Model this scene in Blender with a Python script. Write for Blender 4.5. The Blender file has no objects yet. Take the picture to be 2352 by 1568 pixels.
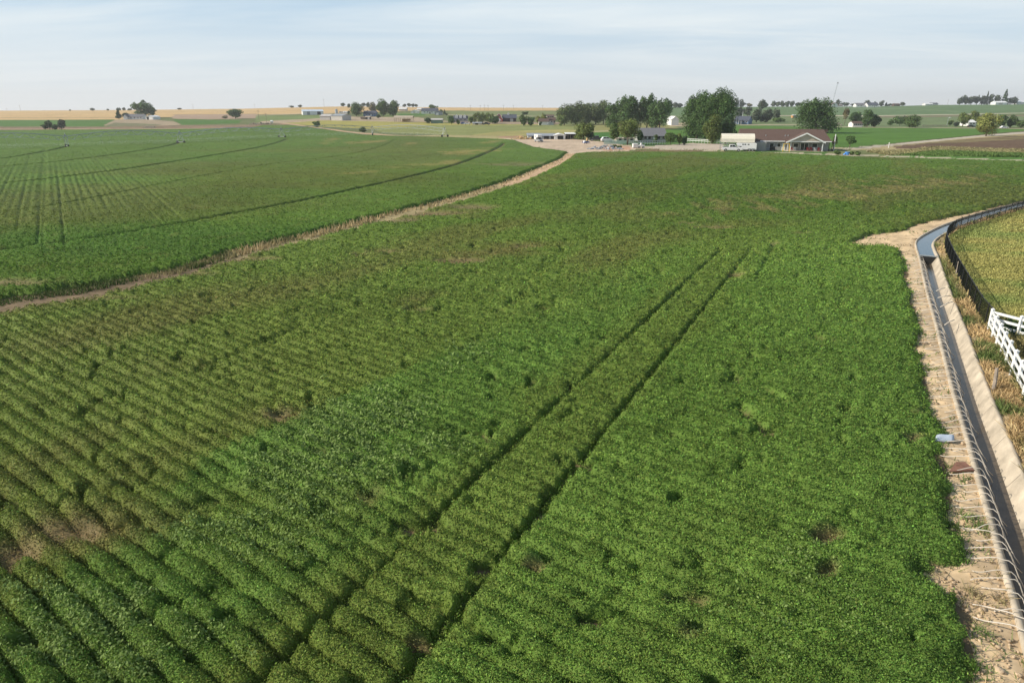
import bpy, bmesh, math, random
import numpy as np
from mathutils import Vector, Matrix
PI = math.pi
scn = bpy.context.scene
COL = scn.collection
rng = np.random.default_rng(7)
random.seed(7)

# ------------------------------------------------------------------ camera, sky, sun, exposure
CAM_H = 12.0
F = 1568.0; CX, CY, V0 = 1176.0, 784.0, 246.0          # focal length and centre in a 2352 x 1568 frame
PITCH = math.atan((CY - V0) / F)
SP, CP = math.sin(PITCH), math.cos(PITCH)
cam = bpy.data.cameras.new('camera'); cam.lens = 24; cam.sensor_width = 36
cam.clip_start = 0.1; cam.clip_end = 30000
camo = bpy.data.objects.new('camera', cam); COL.objects.link(camo)
camo.location = (0, 0, CAM_H); camo.rotation_euler = (PI / 2 - PITCH, 0, 0)
scn.camera = camo
SUN_DIR = Vector((-0.995, -0.06, 0)).normalized()
SUN_EL = math.radians(33)
SUN_AZ = math.atan2(SUN_DIR.x, SUN_DIR.y)               # clockwise from +Y
sd = Vector((SUN_DIR.x * math.cos(SUN_EL), SUN_DIR.y * math.cos(SUN_EL), math.sin(SUN_EL)))
sun = bpy.data.lights.new('sun', 'SUN'); sun.energy = 5.0; sun.angle = math.radians(0.6); sun.color = (1.0, 0.92, 0.80)
suno = bpy.data.objects.new('sun', sun); COL.objects.link(suno)
suno.rotation_euler = sd.to_track_quat('Z', 'Y').to_euler()
suno.location = (-60, -30, 60)

wld = bpy.data.worlds.new("World"); scn.world = wld; wld.use_nodes = True
nt = wld.node_tree; nt.nodes.clear()
def wn(t, **k):
    n = nt.nodes.new(t)
    for a, b in k.items(): setattr(n, a, b)
    return n
def wmath(op, a, b=None):
    n = wn('ShaderNodeMath', operation=op)
    for i, q in enumerate((a, b)):
        if q is None: continue
        if isinstance(q, (int, float)): n.inputs[i].default_value = q
        else: nt.links.new(q, n.inputs[i])
    return n.outputs[0]
out = wn('ShaderNodeOutputWorld'); bg = wn('ShaderNodeBackground'); bg.inputs['Strength'].default_value = 0.1
sky = wn('ShaderNodeTexSky', sky_type='NISHITA'); sky.sun_disc = False
sky.sun_elevation = SUN_EL; sky.sun_rotation = SUN_AZ; sky.dust_density = 2.0; sky.air_density = 1.0; sky.altitude = 800
tc = wn('ShaderNodeTexCoord'); sx = wn('ShaderNodeSeparateXYZ'); nt.links.new(tc.outputs['Generated'], sx.inputs[0])
zc = wmath('ADD', wmath('MAXIMUM', sx.outputs['Z'], 0.0), 0.06)
cb = wn('ShaderNodeCombineXYZ')
nt.links.new(wmath('DIVIDE', sx.outputs['X'], zc), cb.inputs[0]); nt.links.new(wmath('DIVIDE', sx.outputs['Y'], zc), cb.inputs[1])
mp = wn('ShaderNodeMapping'); nt.links.new(cb.outputs[0], mp.inputs[0])
mp.inputs['Rotation'].default_value = (0, 0, 0.42); mp.inputs['Scale'].default_value = (0.20, 0.50, 1); mp.inputs['Location'].default_value = (2.3, 0.55, 0)
nz = wn('ShaderNodeTexNoise'); nt.links.new(mp.outputs[0], nz.inputs['Vector'])
nz.inputs['Scale'].default_value = 1.0; nz.inputs['Detail'].default_value = 5; nz.inputs['Roughness'].default_value = 0.6; nz.inputs['Distortion'].default_value = 0.6
cr = wn('ShaderNodeValToRGB'); nt.links.new(nz.outputs['Fac'], cr.inputs[0])
cr.color_ramp.elements[0].position = 0.40; cr.color_ramp.elements[0].color = (0.02,) * 3 + (1,)
cr.color_ramp.elements[1].position = 0.70; cr.color_ramp.elements[1].color = (0.95,) * 3 + (1,)
# thin high cloud whitens the blue sky, a dusty veil lies along the horizon
mx = wn('ShaderNodeMix', data_type='RGBA'); nt.links.new(cr.outputs[0], mx.inputs['Factor'])
pale = wn('ShaderNodeMix', data_type='RGBA'); pale.inputs['Factor'].default_value = 0.72
nt.links.new(sky.outputs[0], pale.inputs['A']); pale.inputs['B'].default_value = (4.0, 6.2, 8.2, 1)
nt.links.new(pale.outputs['Result'], mx.inputs['A']); mx.inputs['B'].default_value = (7.3, 8.15, 8.55, 1)
hz = wmath('POWER', wmath('SUBTRACT', 1.0, wmath('MINIMUM', wmath('MULTIPLY', wmath('MAXIMUM', sx.outputs['Z'], 0.0), 4.6), 1.0)), 1.6)
veil = wn('ShaderNodeMix', data_type='RGBA'); nt.links.new(hz, veil.inputs['Factor'])
nt.links.new(mx.outputs['Result'], veil.inputs['A']); veil.inputs['B'].default_value = (7.5, 7.8, 7.9, 1)
# overhead the sky is clear and a deeper blue than the bright band along the horizon
up_ = wn('ShaderNodeMapRange', interpolation_type='SMOOTHSTEP'); nt.links.new(sx.outputs['Z'], up_.inputs[0])
for i_, q_ in ((1, .17), (2, .60), (3, 0.0), (4, .82)): up_.inputs[i_].default_value = q_
zen = wn('ShaderNodeMix', data_type='RGBA'); nt.links.new(up_.outputs[0], zen.inputs['Factor'])
nt.links.new(veil.outputs['Result'], zen.inputs['A']); nt.links.new(sky.outputs[0], zen.inputs['B'])
nt.links.new(zen.outputs['Result'], bg.inputs['Color']); nt.links.new(bg.outputs[0], out.inputs['Surface'])
scn.view_settings.view_transform = 'Standard'; scn.view_settings.look = 'None'
scn.view_settings.exposure = 0.16; scn.view_settings.gamma = 1.0
scn.cycles.max_bounces = 5; scn.cycles.diffuse_bounces = 3; scn.cycles.glossy_bounces = 2
scn.cycles.transmission_bounces = 3; scn.cycles.transparent_max_bounces = 8; scn.cycles.volume_bounces = 0
scn.cycles.caustics_reflective = False; scn.cycles.caustics_refractive = False
scn.cycles.use_denoising = True

# ------------------------------------------------------------------ terrain and pixel <-> ground helpers
VH_U = [-900, 0, 300, 560, 640, 800, 950, 1100, 1280, 1500, 1700, 1800, 1900, 2050, 2150, 2352, 3200]
VH_V = [255, 254.5, 253, 250, 248, 244.5, 246.5, 247.5, 248, 246, 246, 245, 244.5, 244, 241.5, 240, 240]
CREST = 1200.0
def sstep(t): t = np.clip(t, 0, 1); return t * t * (3 - 2 * t)
def terrain(x, y):
    x = np.asarray(x, float); y = np.asarray(y, float)
    yy = np.maximum(y, 1.0)
    u = CX + F * x / (yy * CP + CAM_H * SP)
    R = CAM_H + (V0 - np.interp(u, VH_U, VH_V)) * CREST * 0.8947 / F
    z = R * sstep((y - 430) / (CREST - 430))
    return z - np.clip(y - CREST, 0, 1800) * 0.012
def ray(u, v):
    """slopes dx/dy and dz/dy of the line of sight through (u, v)"""
    a = (u - CX) / F; b = -(v - CY) / F
    dy = CP + b * SP
    return a / dy, (-SP + b * CP) / dy
_YS = np.concatenate([np.linspace(8, 400, 1200), np.linspace(400, CREST, 1600)[1:]])
def G(u, v):
    """the point of the ground seen at (u, v)"""
    m, s = ray(u, v)
    f = CAM_H + _YS * s - terrain(_YS * m, _YS)
    k = np.nonzero(f <= 0)[0]
    if len(k) == 0: Y = CREST - 20
    else:
        k = k[0]
        if k == 0: Y = _YS[0]
        else: Y = _YS[k - 1] + (_YS[k] - _YS[k - 1]) * f[k - 1] / (f[k - 1] - f[k])
    return Vector((m * Y, Y, float(terrain(m * Y, Y))))
def flat(u, v, z=0.0):
    m, s = ray(np.asarray(u, float), np.asarray(v, float))
    Y = (z - CAM_H) / s
    return m * Y, Y
def uv_of(x, y, z=0.0):
    dep = y * CP - (z - CAM_H) * SP
    dep = np.maximum(dep, 0.5)
    return CX + F * x / dep, CY - F * (y * SP + (z - CAM_H) * CP) / dep
def depth_at(p): return p.y * CP + (CAM_H - p.z) * SP
def ztop(u, v, Y): return CAM_H + Y * ray(u, v)[1]

# value noise
def _h(ix, iy, s):
    n = (ix.astype(np.int64) * 374761393 + iy.astype(np.int64) * 668265263 + s * 974634777) & 0x7fffffff
    n = ((n ^ (n >> 13)) * 1274126177) & 0x7fffffff
    return ((n ^ (n >> 16)) & 0xffff) / 65535.0
def vnoise(x, y, s=0):
    x = np.asarray(x, float); y = np.asarray(y, float)
    ix = np.floor(x); iy = np.floor(y); fx = x - ix; fy = y - iy
    fx = fx * fx * (3 - 2 * fx); fy = fy * fy * (3 - 2 * fy)
    a = _h(ix, iy, s); b = _h(ix + 1, iy, s); c = _h(ix, iy + 1, s); d = _h(ix + 1, iy + 1, s)
    return (a * (1 - fx) + b * fx) * (1 - fy) + (c * (1 - fx) + d * fx) * fy
def fbm(x, y, o=4, s=0):
    t = 0; a = 0.5; n = 0
    for i in range(o):
        t = t + a * vnoise(x, y, s + i * 17); n += a; a *= 0.5; x = x * 2.03 + 3.1; y = y * 2.03 + 1.7
    return t / n
def inpoly(U, V, poly):
    r = np.zeros(np.shape(U), bool); n = len(poly)
    for i in range(n):
        x1, y1 = poly[i]; x2, y2 = poly[(i + 1) % n]
        if y1 == y2: continue
        c = ((y1 > V) != (y2 > V)) & (U < (x2 - x1) * (V - y1) / (y2 - y1) + x1)
        r ^= c
    return r
def pline(pts): return [tuple(float(q) for q in flat(u, v)) for u, v in pts]
def dist_line(X, Y, pts):
    """distance to a ground polyline, and the signed side of its nearest segment"""
    best = np.full(np.shape(X), 1e9)
    for (x1, y1), (x2, y2) in zip(pts[:-1], pts[1:]):
        dx, dy = x2 - x1, y2 - y1; L = dx * dx + dy * dy + 1e-12
        t = np.clip(((X - x1) * dx + (Y - y1) * dy) / L, 0, 1)
        best = np.minimum(best, np.hypot(X - x1 - t * dx, Y - y1 - t * dy))
    return best

# ------------------------------------------------------------------ materials
def material(name, col, rough=0.7, nscale=0, namt=0.2, metal=0.0, spec=0.3, attr=None, transl=0.0, bump=0.0, alpha=None, stripes=None, col2=None):
    m = bpy.data.materials.new(name); m.use_nodes = True
    t = m.node_tree; b = t.nodes['Principled BSDF']; L = t.links
    b.inputs['Roughness'].default_value = rough; b.inputs['Metallic'].default_value = metal
    b.inputs['Specular IOR Level'].default_value = spec
    src = None
    if attr:
        a = t.nodes.new('ShaderNodeAttribute'); a.attribute_name = attr; src = a.outputs['Color']
    b.inputs['Base Color'].default_value = (*col, 1)
    if nscale:
        tcn = t.nodes.new('ShaderNodeTexCoord'); n = t.nodes.new('ShaderNodeTexNoise')
        n.inputs['Scale'].default_value = nscale; n.inputs['Detail'].default_value = 6; n.inputs['Roughness'].default_value = 0.62
        L.new(tcn.outputs['Object'], n.inputs['Vector'])
        mr = t.nodes.new('ShaderNodeMapRange'); mr.inputs[1].default_value = 0.28; mr.inputs[2].default_value = 0.72
        mr.inputs[3].default_value = 1 - namt; mr.inputs[4].default_value = 1 + namt
        L.new(n.outputs['Fac'], mr.inputs[0])
        mul = t.nodes.new('ShaderNodeVectorMath'); mul.operation = 'SCALE'
        if src is not None: L.new(src, mul.inputs[0])
        elif col2:
            mc = t.nodes.new('ShaderNodeMix'); mc.data_type = 'RGBA'
            L.new(n.outputs['Fac'], mc.inputs['Factor']); mc.inputs['A'].default_value = (*col, 1); mc.inputs['B'].default_value = (*col2, 1)
            L.new(mc.outputs['Result'], mul.inputs[0])
        else: mul.inputs[0].default_value = col
        L.new(mr.outputs[0], mul.inputs['Scale']); src = mul.outputs[0]
        if bump:
            bp = t.nodes.new('ShaderNodeBump'); bp.inputs['Strength'].default_value = bump; bp.inputs['Distance'].default_value = 0.05
            L.new(n.outputs['Fac'], bp.inputs['Height']); L.new(bp.outputs[0], b.inputs['Normal'])
    if stripes:
        axis, per, amt = stripes
        tcs = t.nodes.new('ShaderNodeTexCoord'); sp = t.nodes.new('ShaderNodeSeparateXYZ'); L.new(tcs.outputs['Object'], sp.inputs[0])
        w = t.nodes.new('ShaderNodeMath'); w.operation = 'MULTIPLY'; w.inputs[1].default_value = 1 / per; L.new(sp.outputs[axis], w.inputs[0])
        fr = t.nodes.new('ShaderNodeMath'); fr.operation = 'FRACT'; L.new(w.outputs[0], fr.inputs[0])
        bp = t.nodes.new('ShaderNodeBump'); bp.inputs['Strength'].default_value = amt; bp.inputs['Distance'].default_value = 0.04
        L.new(fr.outputs[0], bp.inputs['Height']); L.new(bp.outputs[0], b.inputs['Normal'])
    if src is not None: L.new(src, b.inputs['Base Color'])
    if alpha is not None: b.inputs['Alpha'].default_value = alpha
    if transl:
        tr = t.nodes.new('ShaderNodeBsdfTranslucent'); ms = t.nodes.new('ShaderNodeMixShader'); ms.inputs[0].default_value = transl
        if src is not None: L.new(src, tr.inputs['Color'])
        else: tr.inputs['Color'].default_value = (*col, 1)
        L.new(b.outputs[0], ms.inputs[1]); L.new(tr.outputs[0], ms.inputs[2]); L.new(ms.outputs[0], t.nodes['Material Output'].inputs['Surface'])
    return m
M = {}
def mm(key, *a, **k): M[key] = material(key, *a, **k); return M[key]
mm('leaf', (.06, .12, .03), 0.65, attr='Col', transl=0.22, spec=0.07)
mm('grass', (.2, .2, .08), 0.7, attr='Col', transl=0.2, spec=0.1)
mm('soil', (.3, .22, .14), 0.95, nscale=1.3, namt=0.28, attr='Col', spec=0.08, bump=0.35)
mm('bark', (.14, .11, .08), 0.9, nscale=3, namt=0.35, spec=0.1)
mm('concrete', (.47, .40, .30), 0.9, nscale=1.1, namt=0.32, spec=0.15, bump=0.15)
mm('water', (.035, .05, .06), 0.07, nscale=6, namt=0.1, spec=0.6, bump=0.03)
mm('muddy_water', (.115, .09, .06), 0.2, nscale=1.5, namt=0.3, spec=0.22, bump=0.04)
mm('pvc', (.60, .54, .45), 0.45, nscale=4, namt=0.12)
mm('vinyl', (.76, .76, .73), 0.5, nscale=3, namt=0.12)
mm('black_metal', (.02, .02, .02), 0.5, nscale=3, namt=0.2)
mm('weathered_wood', (.30, .25, .20), 0.9, nscale=5, namt=0.35, spec=0.1)
mm('galv', (.42, .45, .46), 0.45, nscale=2, namt=0.12, metal=0.5)
mm('sheet_blue', (.50, .57, .65), 0.5, nscale=3, namt=0.12, metal=0.2)
mm('rust_board', (.24, .12, .08), 0.9, nscale=4, namt=0.3)
mm('white_metal', (.78, .78, .76), 0.5, nscale=1, namt=0.06, stripes=(0, .3, .25))
mm('white_paint', (.80, .79, .76), 0.5, nscale=1.5, namt=0.06)
mm('cream_metal', (.74, .69, .56), 0.5, nscale=1, namt=0.06, stripes=(1, .25, .2))
mm('blue_metal_roof', (.52, .60, .68), 0.4, nscale=1, namt=0.06, stripes=(0, .4, .3))
mm('tan_metal', (.52, .49, .45), 0.55, nscale=1, namt=0.06, stripes=(0, .3, .25))
mm('grey_metal', (.30, .32, .34), 0.5, nscale=1, namt=0.1, stripes=(0, .3, .25))
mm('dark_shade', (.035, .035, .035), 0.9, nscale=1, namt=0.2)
mm('beige_siding', (.50, .43, .36), 0.8, nscale=1.2, namt=0.06, stripes=(2, .2, .5))
mm('grey_or_shaded_siding', (.34, .33, .31), 0.8, nscale=1.2, namt=0.06, stripes=(2, .2, .5))  # grey walls, and the ranch house's beige with shade put into the colour
mm('cream_siding', (.66, .60, .48), 0.8, nscale=1.2, namt=0.06, stripes=(2, .2, .5))
mm('white_siding', (.74, .73, .70), 0.8, nscale=1.2, namt=0.06, stripes=(2, .2, .5))
mm('blue_siding', (.15, .22, .34), 0.8, nscale=1.2, namt=0.08, stripes=(2, .2, .5))
mm('red_siding', (.38, .075, .05), 0.8, nscale=1.2, namt=0.12, stripes=(0, .3, .4))
mm('dark_barn', (.07, .05, .05), 0.85, nscale=1.2, namt=0.15, stripes=(0, .3, .4))
mm('brown_shingle', (.125, .085, .07), 0.9, nscale=5, namt=0.25, spec=0.1, stripes=(2, .16, .5))
mm('grey_shingle', (.17, .17, .18), 0.9, nscale=5, namt=0.2, spec=0.1, stripes=(2, .16, .5))
mm('slate_shingle', (.09, .10, .125), 0.9, nscale=5, namt=0.2, spec=0.1, stripes=(2, .16, .5))
mm('tan_roof', (.42, .35, .26), 0.8, nscale=2, namt=0.12, stripes=(0, .3, .3))
mm('green_metal', (.16, .25, .20), 0.5, nscale=1, namt=0.1, stripes=(0, .3, .3))
mm('glass', (.02, .025, .03), 0.08, nscale=2, namt=0.1, spec=0.6)
mm('trim', (.80, .79, .77), 0.5, nscale=2, namt=0.04)
mm('tyre', (.02, .02, .02), 0.8, nscale=6, namt=0.2)
mm('rim', (.45, .45, .46), 0.35, nscale=4, namt=0.1, metal=0.7)
mm('car_white', (.80, .80, .79), 0.25, nscale=2, namt=0.03, spec=0.5)
mm('car_silver', (.42, .43, .45), 0.28, nscale=2, namt=0.05, spec=0.5, metal=0.4)
mm('car_dark', (.03, .035, .04), 0.25, nscale=2, namt=0.1, spec=0.5)
mm('car_blue', (.05, .12, .35), 0.3, nscale=2, namt=0.1, spec=0.5)
mm('lamp_red', (.45, .03, .02), 0.3, nscale=2, namt=0.1)
mm('lamp_clear', (.75, .75, .72), 0.2, nscale=2, namt=0.05)
mm('plastic_yellow', (.75, .48, .06), 0.5, nscale=2, namt=0.08)
mm('plastic_blue', (.08, .28, .70), 0.5, nscale=2, namt=0.08)
mm('plastic_red', (.40, .05, .04), 0.5, nscale=2, namt=0.1)
mm('orange_paint', (.60, .28, .08), 0.6, nscale=2, namt=0.1)
mm('rubble', (.33, .28, .22), 0.95, nscale=2, namt=0.4)
mm('hay', (.48, .33, .16), 0.95, nscale=3, namt=0.3)
mm('teal_paint', (.45, .62, .54), 0.5, nscale=2, namt=0.1)
mm('mist', (.85, .87, .88), 0.3, nscale=2, namt=0.05, spec=0.5)
mm('gravel', (.46, .40, .32), 0.95, nscale=1.2, namt=0.2, spec=0.08)
mm('lattice', (.006, .008, .007), 0.75, nscale=3, namt=0.2, spec=0.1)

# ------------------------------------------------------------------ mesh helpers
def tag(o, label=None, cat=None, group=None, kind=None):
    if label: o['label'] = label
    if cat: o['category'] = cat
    if group: o['group'] = group
    if kind: o['kind'] = kind
    return o
def empty(name, loc, rz=0, label=None, cat=None, group=None):
    o = bpy.data.objects.new(name, None); COL.objects.link(o); o.location = loc; o.rotation_euler = (0, 0, rz)
    o.empty_display_size = 0.3
    return tag(o, label, cat, group)
def np_mesh(name, verts, quads, mat, parent=None, cols=None, smooth=False, tris=None):
    me = bpy.data.meshes.new(name)
    verts = np.asarray(verts, np.float32); quads = np.asarray(quads, np.int32).reshape(-1, 4)
    nq = len(quads); ntri = 0 if tris is None else len(tris)
    me.vertices.add(len(verts)); me.vertices.foreach_set('co', verts.ravel())
    loops = quads.ravel()
    if ntri: loops = np.concatenate([loops, np.asarray(tris, np.int32).ravel()])
    me.loops.add(len(loops)); me.loops.foreach_set('vertex_index', loops)
    me.polygons.add(nq + ntri)
    st = np.arange(nq, dtype=np.int32) * 4
    if ntri: st = np.concatenate([st, nq * 4 + np.arange(ntri, dtype=np.int32) * 3])
    me.polygons.foreach_set('loop_start', st)
    if smooth: me.polygons.foreach_set('use_smooth', np.ones(nq + ntri, bool))
    me.update(calc_edges=True)
    if cols is not None:
        ca = me.color_attributes.new('Col', 'FLOAT_COLOR', 'POINT')
        c4 = np.ones((len(verts), 4), np.float32); c4[:, :3] = cols
        ca.data.foreach_set('color', c4.ravel())
    me.materials.append(mat)
    o = bpy.data.objects.new(name, me); COL.objects.link(o)
    if parent: o.parent = parent
    return o
class MB:
    def __init__(s): s.v = []; s.f = []
    def add(s, vs, fs):
        k = len(s.v); s.v += [tuple(q) for q in vs]; s.f += [tuple(i + k for i in f) for f in fs]; return s
    def box(s, x0, y0, z0, x1, y1, z1):
        v = [(x0, y0, z0), (x1, y0, z0), (x1, y1, z0), (x0, y1, z0), (x0, y0, z1), (x1, y0, z1), (x1, y1, z1), (x0, y1, z1)]
        return s.add(v, [(3, 2, 1, 0), (4, 5, 6, 7), (0, 1, 5, 4), (1, 2, 6, 5), (2, 3, 7, 6), (3, 0, 4, 7)])
    def prism(s, prof, axis, a, b):
        """closed outline extruded along an axis; the outline holds the two other coordinates in order"""
        n = len(prof)
        def pt(p, t): return {0: (t, p[0], p[1]), 1: (p[0], t, p[1]), 2: (p[0], p[1], t)}[axis]
        v = [pt(p, a) for p in prof] + [pt(p, b) for p in prof]
        return s.add(v, [tuple(range(n)), tuple(range(2 * n - 1, n - 1, -1))] + [(i, i + n, (i + 1) % n + n, (i + 1) % n) for i in range(n)])
    def tube(s, pts, r, seg=6, cap=True):
        pts = [Vector(p) for p in pts]; n = len(pts); R = r if isinstance(r, (list, tuple)) else [r] * n
        k = len(s.v); prev = None
        for i, p in enumerate(pts):
            d = (pts[min(i + 1, n - 1)] - pts[max(i - 1, 0)]).normalized()
            a = d.orthogonal().normalized() if prev is None else (prev - d * prev.dot(d)).normalized()
            prev = a; b = d.cross(a)
            for j in range(seg):
                t = 2 * PI * j / seg; s.v.append(tuple(p + (a * math.cos(t) + b * math.sin(t)) * R[i]))
        for i in range(n - 1):
            for j in range(seg):
                s.f.append((k + i * seg + j, k + i * seg + (j + 1) % seg, k + (i + 1) * seg + (j + 1) % seg, k + (i + 1) * seg + j))
        if cap:
            s.f.append(tuple(k + j for j in range(seg - 1, -1, -1))); s.f.append(tuple(k + (n - 1) * seg + j for j in range(seg)))
        return s
    def bar(s, p, q, w, h=None):
        """rectangular bar between two points"""
        h = h or w; p, q = Vector(p), Vector(q); d = (q - p).normalized()
        a = d.cross(Vector((0, 0, 1)))
        a = Vector((1, 0, 0)) if a.length < 1e-4 else a.normalized()
        b = a.cross(d); v = []
        for c in (p, q):
            for i, j in ((-1, -1), (1, -1), (1, 1), (-1, 1)): v.append(c + a * (i * w / 2) + b * (j * h / 2))
        return s.add(v, [(0, 1, 2, 3), (7, 6, 5, 4), (0, 4, 5, 1), (1, 5, 6, 2), (2, 6, 7, 3), (3, 7, 4, 0)])
    def build(s, name, mat, parent=None, smooth=False, bevel=0):
        me = bpy.data.meshes.new(name); me.from_pydata(s.v, [], s.f); me.update()
        if smooth: me.polygons.foreach_set('use_smooth', [True] * len(me.polygons))
        bm = bmesh.new(); bm.from_mesh(me); bmesh.ops.recalc_face_normals(bm, faces=bm.faces)
        if bevel: bmesh.ops.bevel(bm, geom=list(bm.edges), offset=bevel, segments=2, affect='EDGES', clamp_overlap=True)
        bm.to_mesh(me); bm.free()
        me.materials.append(mat if not isinstance(mat, str) else M[mat])
        o = bpy.data.objects.new(name, me); COL.objects.link(o)
        if parent: o.parent = parent
        return o
def copy_tree(o, parent=None):
    c = o.copy(); COL.objects.link(c)
    if parent: c.parent = parent
    for ch in list(o.children): copy_tree(ch, c)
    return c
def leaves(pos, size, nrm, cols, aspect=0.55, fold=0.0):
    """rhombic leaf faces as (verts, quads, colours)"""
    n = len(pos)
    t = rng.normal(size=(n, 3)); nrm = nrm / np.linalg.norm(nrm, axis=1, keepdims=True)
    t -= nrm * np.sum(t * nrm, 1, keepdims=True); t /= np.linalg.norm(t, axis=1, keepdims=True)
    b = np.cross(nrm, t); s = np.asarray(size).reshape(-1, 1)
    v = np.stack([pos - t * s * .5, pos + b * s * aspect * .5, pos + t * s * .5, pos - b * s * aspect * .5], 1).reshape(-1, 3)
    q = np.arange(4 * n, dtype=np.int32).reshape(n, 4)
    return v, q, np.repeat(cols, 4, 0)
def blades(pos, h, w, cols, lean=0.45):
    """grass blades: upright tapering triangles"""
    n = len(pos); a = rng.uniform(0, 2 * PI, n); c = np.stack([np.cos(a), np.sin(a), np.zeros(n)], 1)
    tip = pos + np.stack([rng.normal(0, lean, n) * h, rng.normal(0, lean, n) * h, h * rng.uniform(.7, 1.1, n)], 1)
    w = np.asarray(w).reshape(-1, 1) * .5
    v = np.stack([pos - c * w, pos + c * w, tip + c * w * .35, tip - c * w * .35], 1).reshape(-1, 3)
    return v, np.arange(4 * n, dtype=np.int32).reshape(n, 4), np.repeat(cols, 4, 0)

# ------------------------------------------------------------------ layout of the land (outlines of fields, ditch, tracks)
def chaikin(p, n=2):
    for _ in range(n):
        q = [p[0]]
        for a, b in zip(p[:-1], p[1:]):
            q += [(a[0] * .75 + b[0] * .25, a[1] * .75 + b[1] * .25), (a[0] * .25 + b[0] * .75, a[1] * .25 + b[1] * .75)]
        p = q + [p[-1]]
    return p
def resample(p, step):
    p = np.array(p); d = np.r_[0, np.cumsum(np.hypot(*np.diff(p, axis=0).T))]
    n = max(2, int(d[-1] / step)); s = np.linspace(0, d[-1], n + 1)
    return np.stack([np.interp(s, d, p[:, 0]), np.interp(s, d, p[:, 1])], 1)
LIP = [(2640, 408), (2500, 430), (2352, 463), (2280, 482), (2232, 495), (2187, 510), (2160, 520), (2132, 534), (2112, 546), (2104, 557), (2107, 572), (2112.4, 586), (2124.4, 642.7), (2138, 695), (2153, 745), (2163, 786), (2184, 867),
       (2202.5, 935), (2223, 998), (2239, 1055), (2255, 1112), (2276, 1181), (2299, 1263), (2320, 1330), (2340, 1400), (2368, 1500), (2410, 1640)]
DL = resample(chaikin(pline(LIP)), 0.4)                    # left lip of the ditch, far to near
tn = np.gradient(DL, axis=0); tn /= np.linalg.norm(tn, axis=1, keepdims=True)
kk = np.ones(15) / 15
tn = np.stack([np.convolve(np.pad(tn[:, i], 7, mode='edge'), kk, 'valid') for i in (0, 1)], 1); tn /= np.linalg.norm(tn, axis=1, keepdims=True)
DN = np.stack([-tn[:, 1], tn[:, 0]], 1)                    # towards the right bank
DITCH_W = 1.28
DR = DL + DN * DITCH_W
ditch_poly = [tuple(p) for p in (DL + DN * 0.03)] + [tuple(p) for p in (DR - DN * 0.03)[::-1]]
S1 = [(-400, 775), (0, 724), (200, 688), (400, 643), (560, 594), (700, 556), (900, 505), (1060, 464), (1200, 420), (1280, 382), (1313, 361)]
S2 = [(-400, 745), (0, 690), (200, 655), (400, 620), (530, 580), (700, 541), (900, 490), (1060, 449), (1150, 420), (1240, 385), (1290, 364), (1300, 354)]
BANK = [(2600, 420), (2352, 461.7), (2232, 489), (2160, 503.6), (2112, 515.6), (2083, 527.6), (2055, 533.6), (2036, 536), (2000, 538), (1987, 544), (1952, 558.8), (1947, 561), (1992, 568), (2040, 567),
        (2067, 578), (2079, 604), (2088, 657), (2100, 705), (2105, 753), (2104, 780), (2116, 830), (2134, 900), (2130, 938), (2155, 990), (2156, 1030), (2171, 1068), (2178, 1111), (2186, 1155), (2166, 1199), (2208, 1232), (2210, 1286), (2160, 1296),
        (2122, 1303), (2124, 1330), (2150, 1360), (2188, 1378), (2233, 1417), (2226, 1455), (2236, 1490), (2240, 1534), (2229, 1568), (2245, 1700)]
NF = S1 + [(1321, 354), (1354, 351.5), (1452, 346.5), (1504, 343), (1662, 347), (1754, 352.5), (1978, 362.5), (2050, 364.5), (2352, 372.5), (2650, 380.5)] + BANK + [(-400, 1700)]
PF = [(-400, 301.5), (0, 300.5), (388, 298), (563, 295.5), (588, 291.8), (600, 288.5), (663, 287.2), (738, 296.5), (838, 312.4), (1013, 316.5), (1173, 322.3), (1184, 324), (1229, 340), (1269, 346), (1306.7, 351), (1300, 354)] + S2[::-1]
TRACKS = [[(-9.6, 3.4), (18.6, 59.6)], [(-6.6, 3.0), (21.6, 60.5)]]
FAINT_TRACKS = [pline([(1776, 573), (1737, 648)]), pline([(905, 735), (1010, 690)]), pline([(440, 870), (560, 815), (700, 755)])] + \
    [pline(chaikin(q)) for q in ([(1960 / 2.613, 470), (1760, 424), (2000, 402), (2352, 385)], [(1900, 447), (2100, 425), (2352, 408)], [(1480, 430), (1700, 400), (1738, 372)], [(1440, 440), (1640, 408), (1712, 385)])][1:]
PIVOT_ARCS = [pline(chaikin(q)) for q in (
    [(-300, 625), (0, 580), (200, 556), (420, 518), (680, 470), (900, 420), (1040, 386), (1120, 354), (1152, 338), (1158, 331)],
    [(-300, 440), (0, 427), (150, 410), (269, 395), (375, 379), (582, 345), (640, 330), (660, 321)],
    [(-300, 405), (75, 382), (241, 362), (369, 342), (405, 333), (418, 326)],
    [(-200, 380), (0, 370), (103, 351), (146, 342), (154, 338)],
    [(-200, 510), (0, 494), (156, 473), (375, 426), (613, 380), (735, 368), (829, 354), (890, 335), (910, 322)])]
pdir = (108 - CX) / F / (CP + (CY - V0) / F * SP)
PV = np.array([pdir, 1.0]) / math.hypot(pdir, 1.0)         # direction of the rows in the pivot field
PIVOT_LINES = []
for a, b in (((41, 348), (-60, 470)), ((51, 349), (-10, 480)), ((103, 345), (88, 570)), ((107, 345), (99, 575)), ((133, 400), (151, 572)), ((191, 338), (378, 525)), ((230, 342), (430, 520)), ((175, 400), (200, 490)), ((70, 360), (40, 540)), ((215, 400), (245, 480))):
    PIVOT_LINES.append(pline([a, b]))

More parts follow.
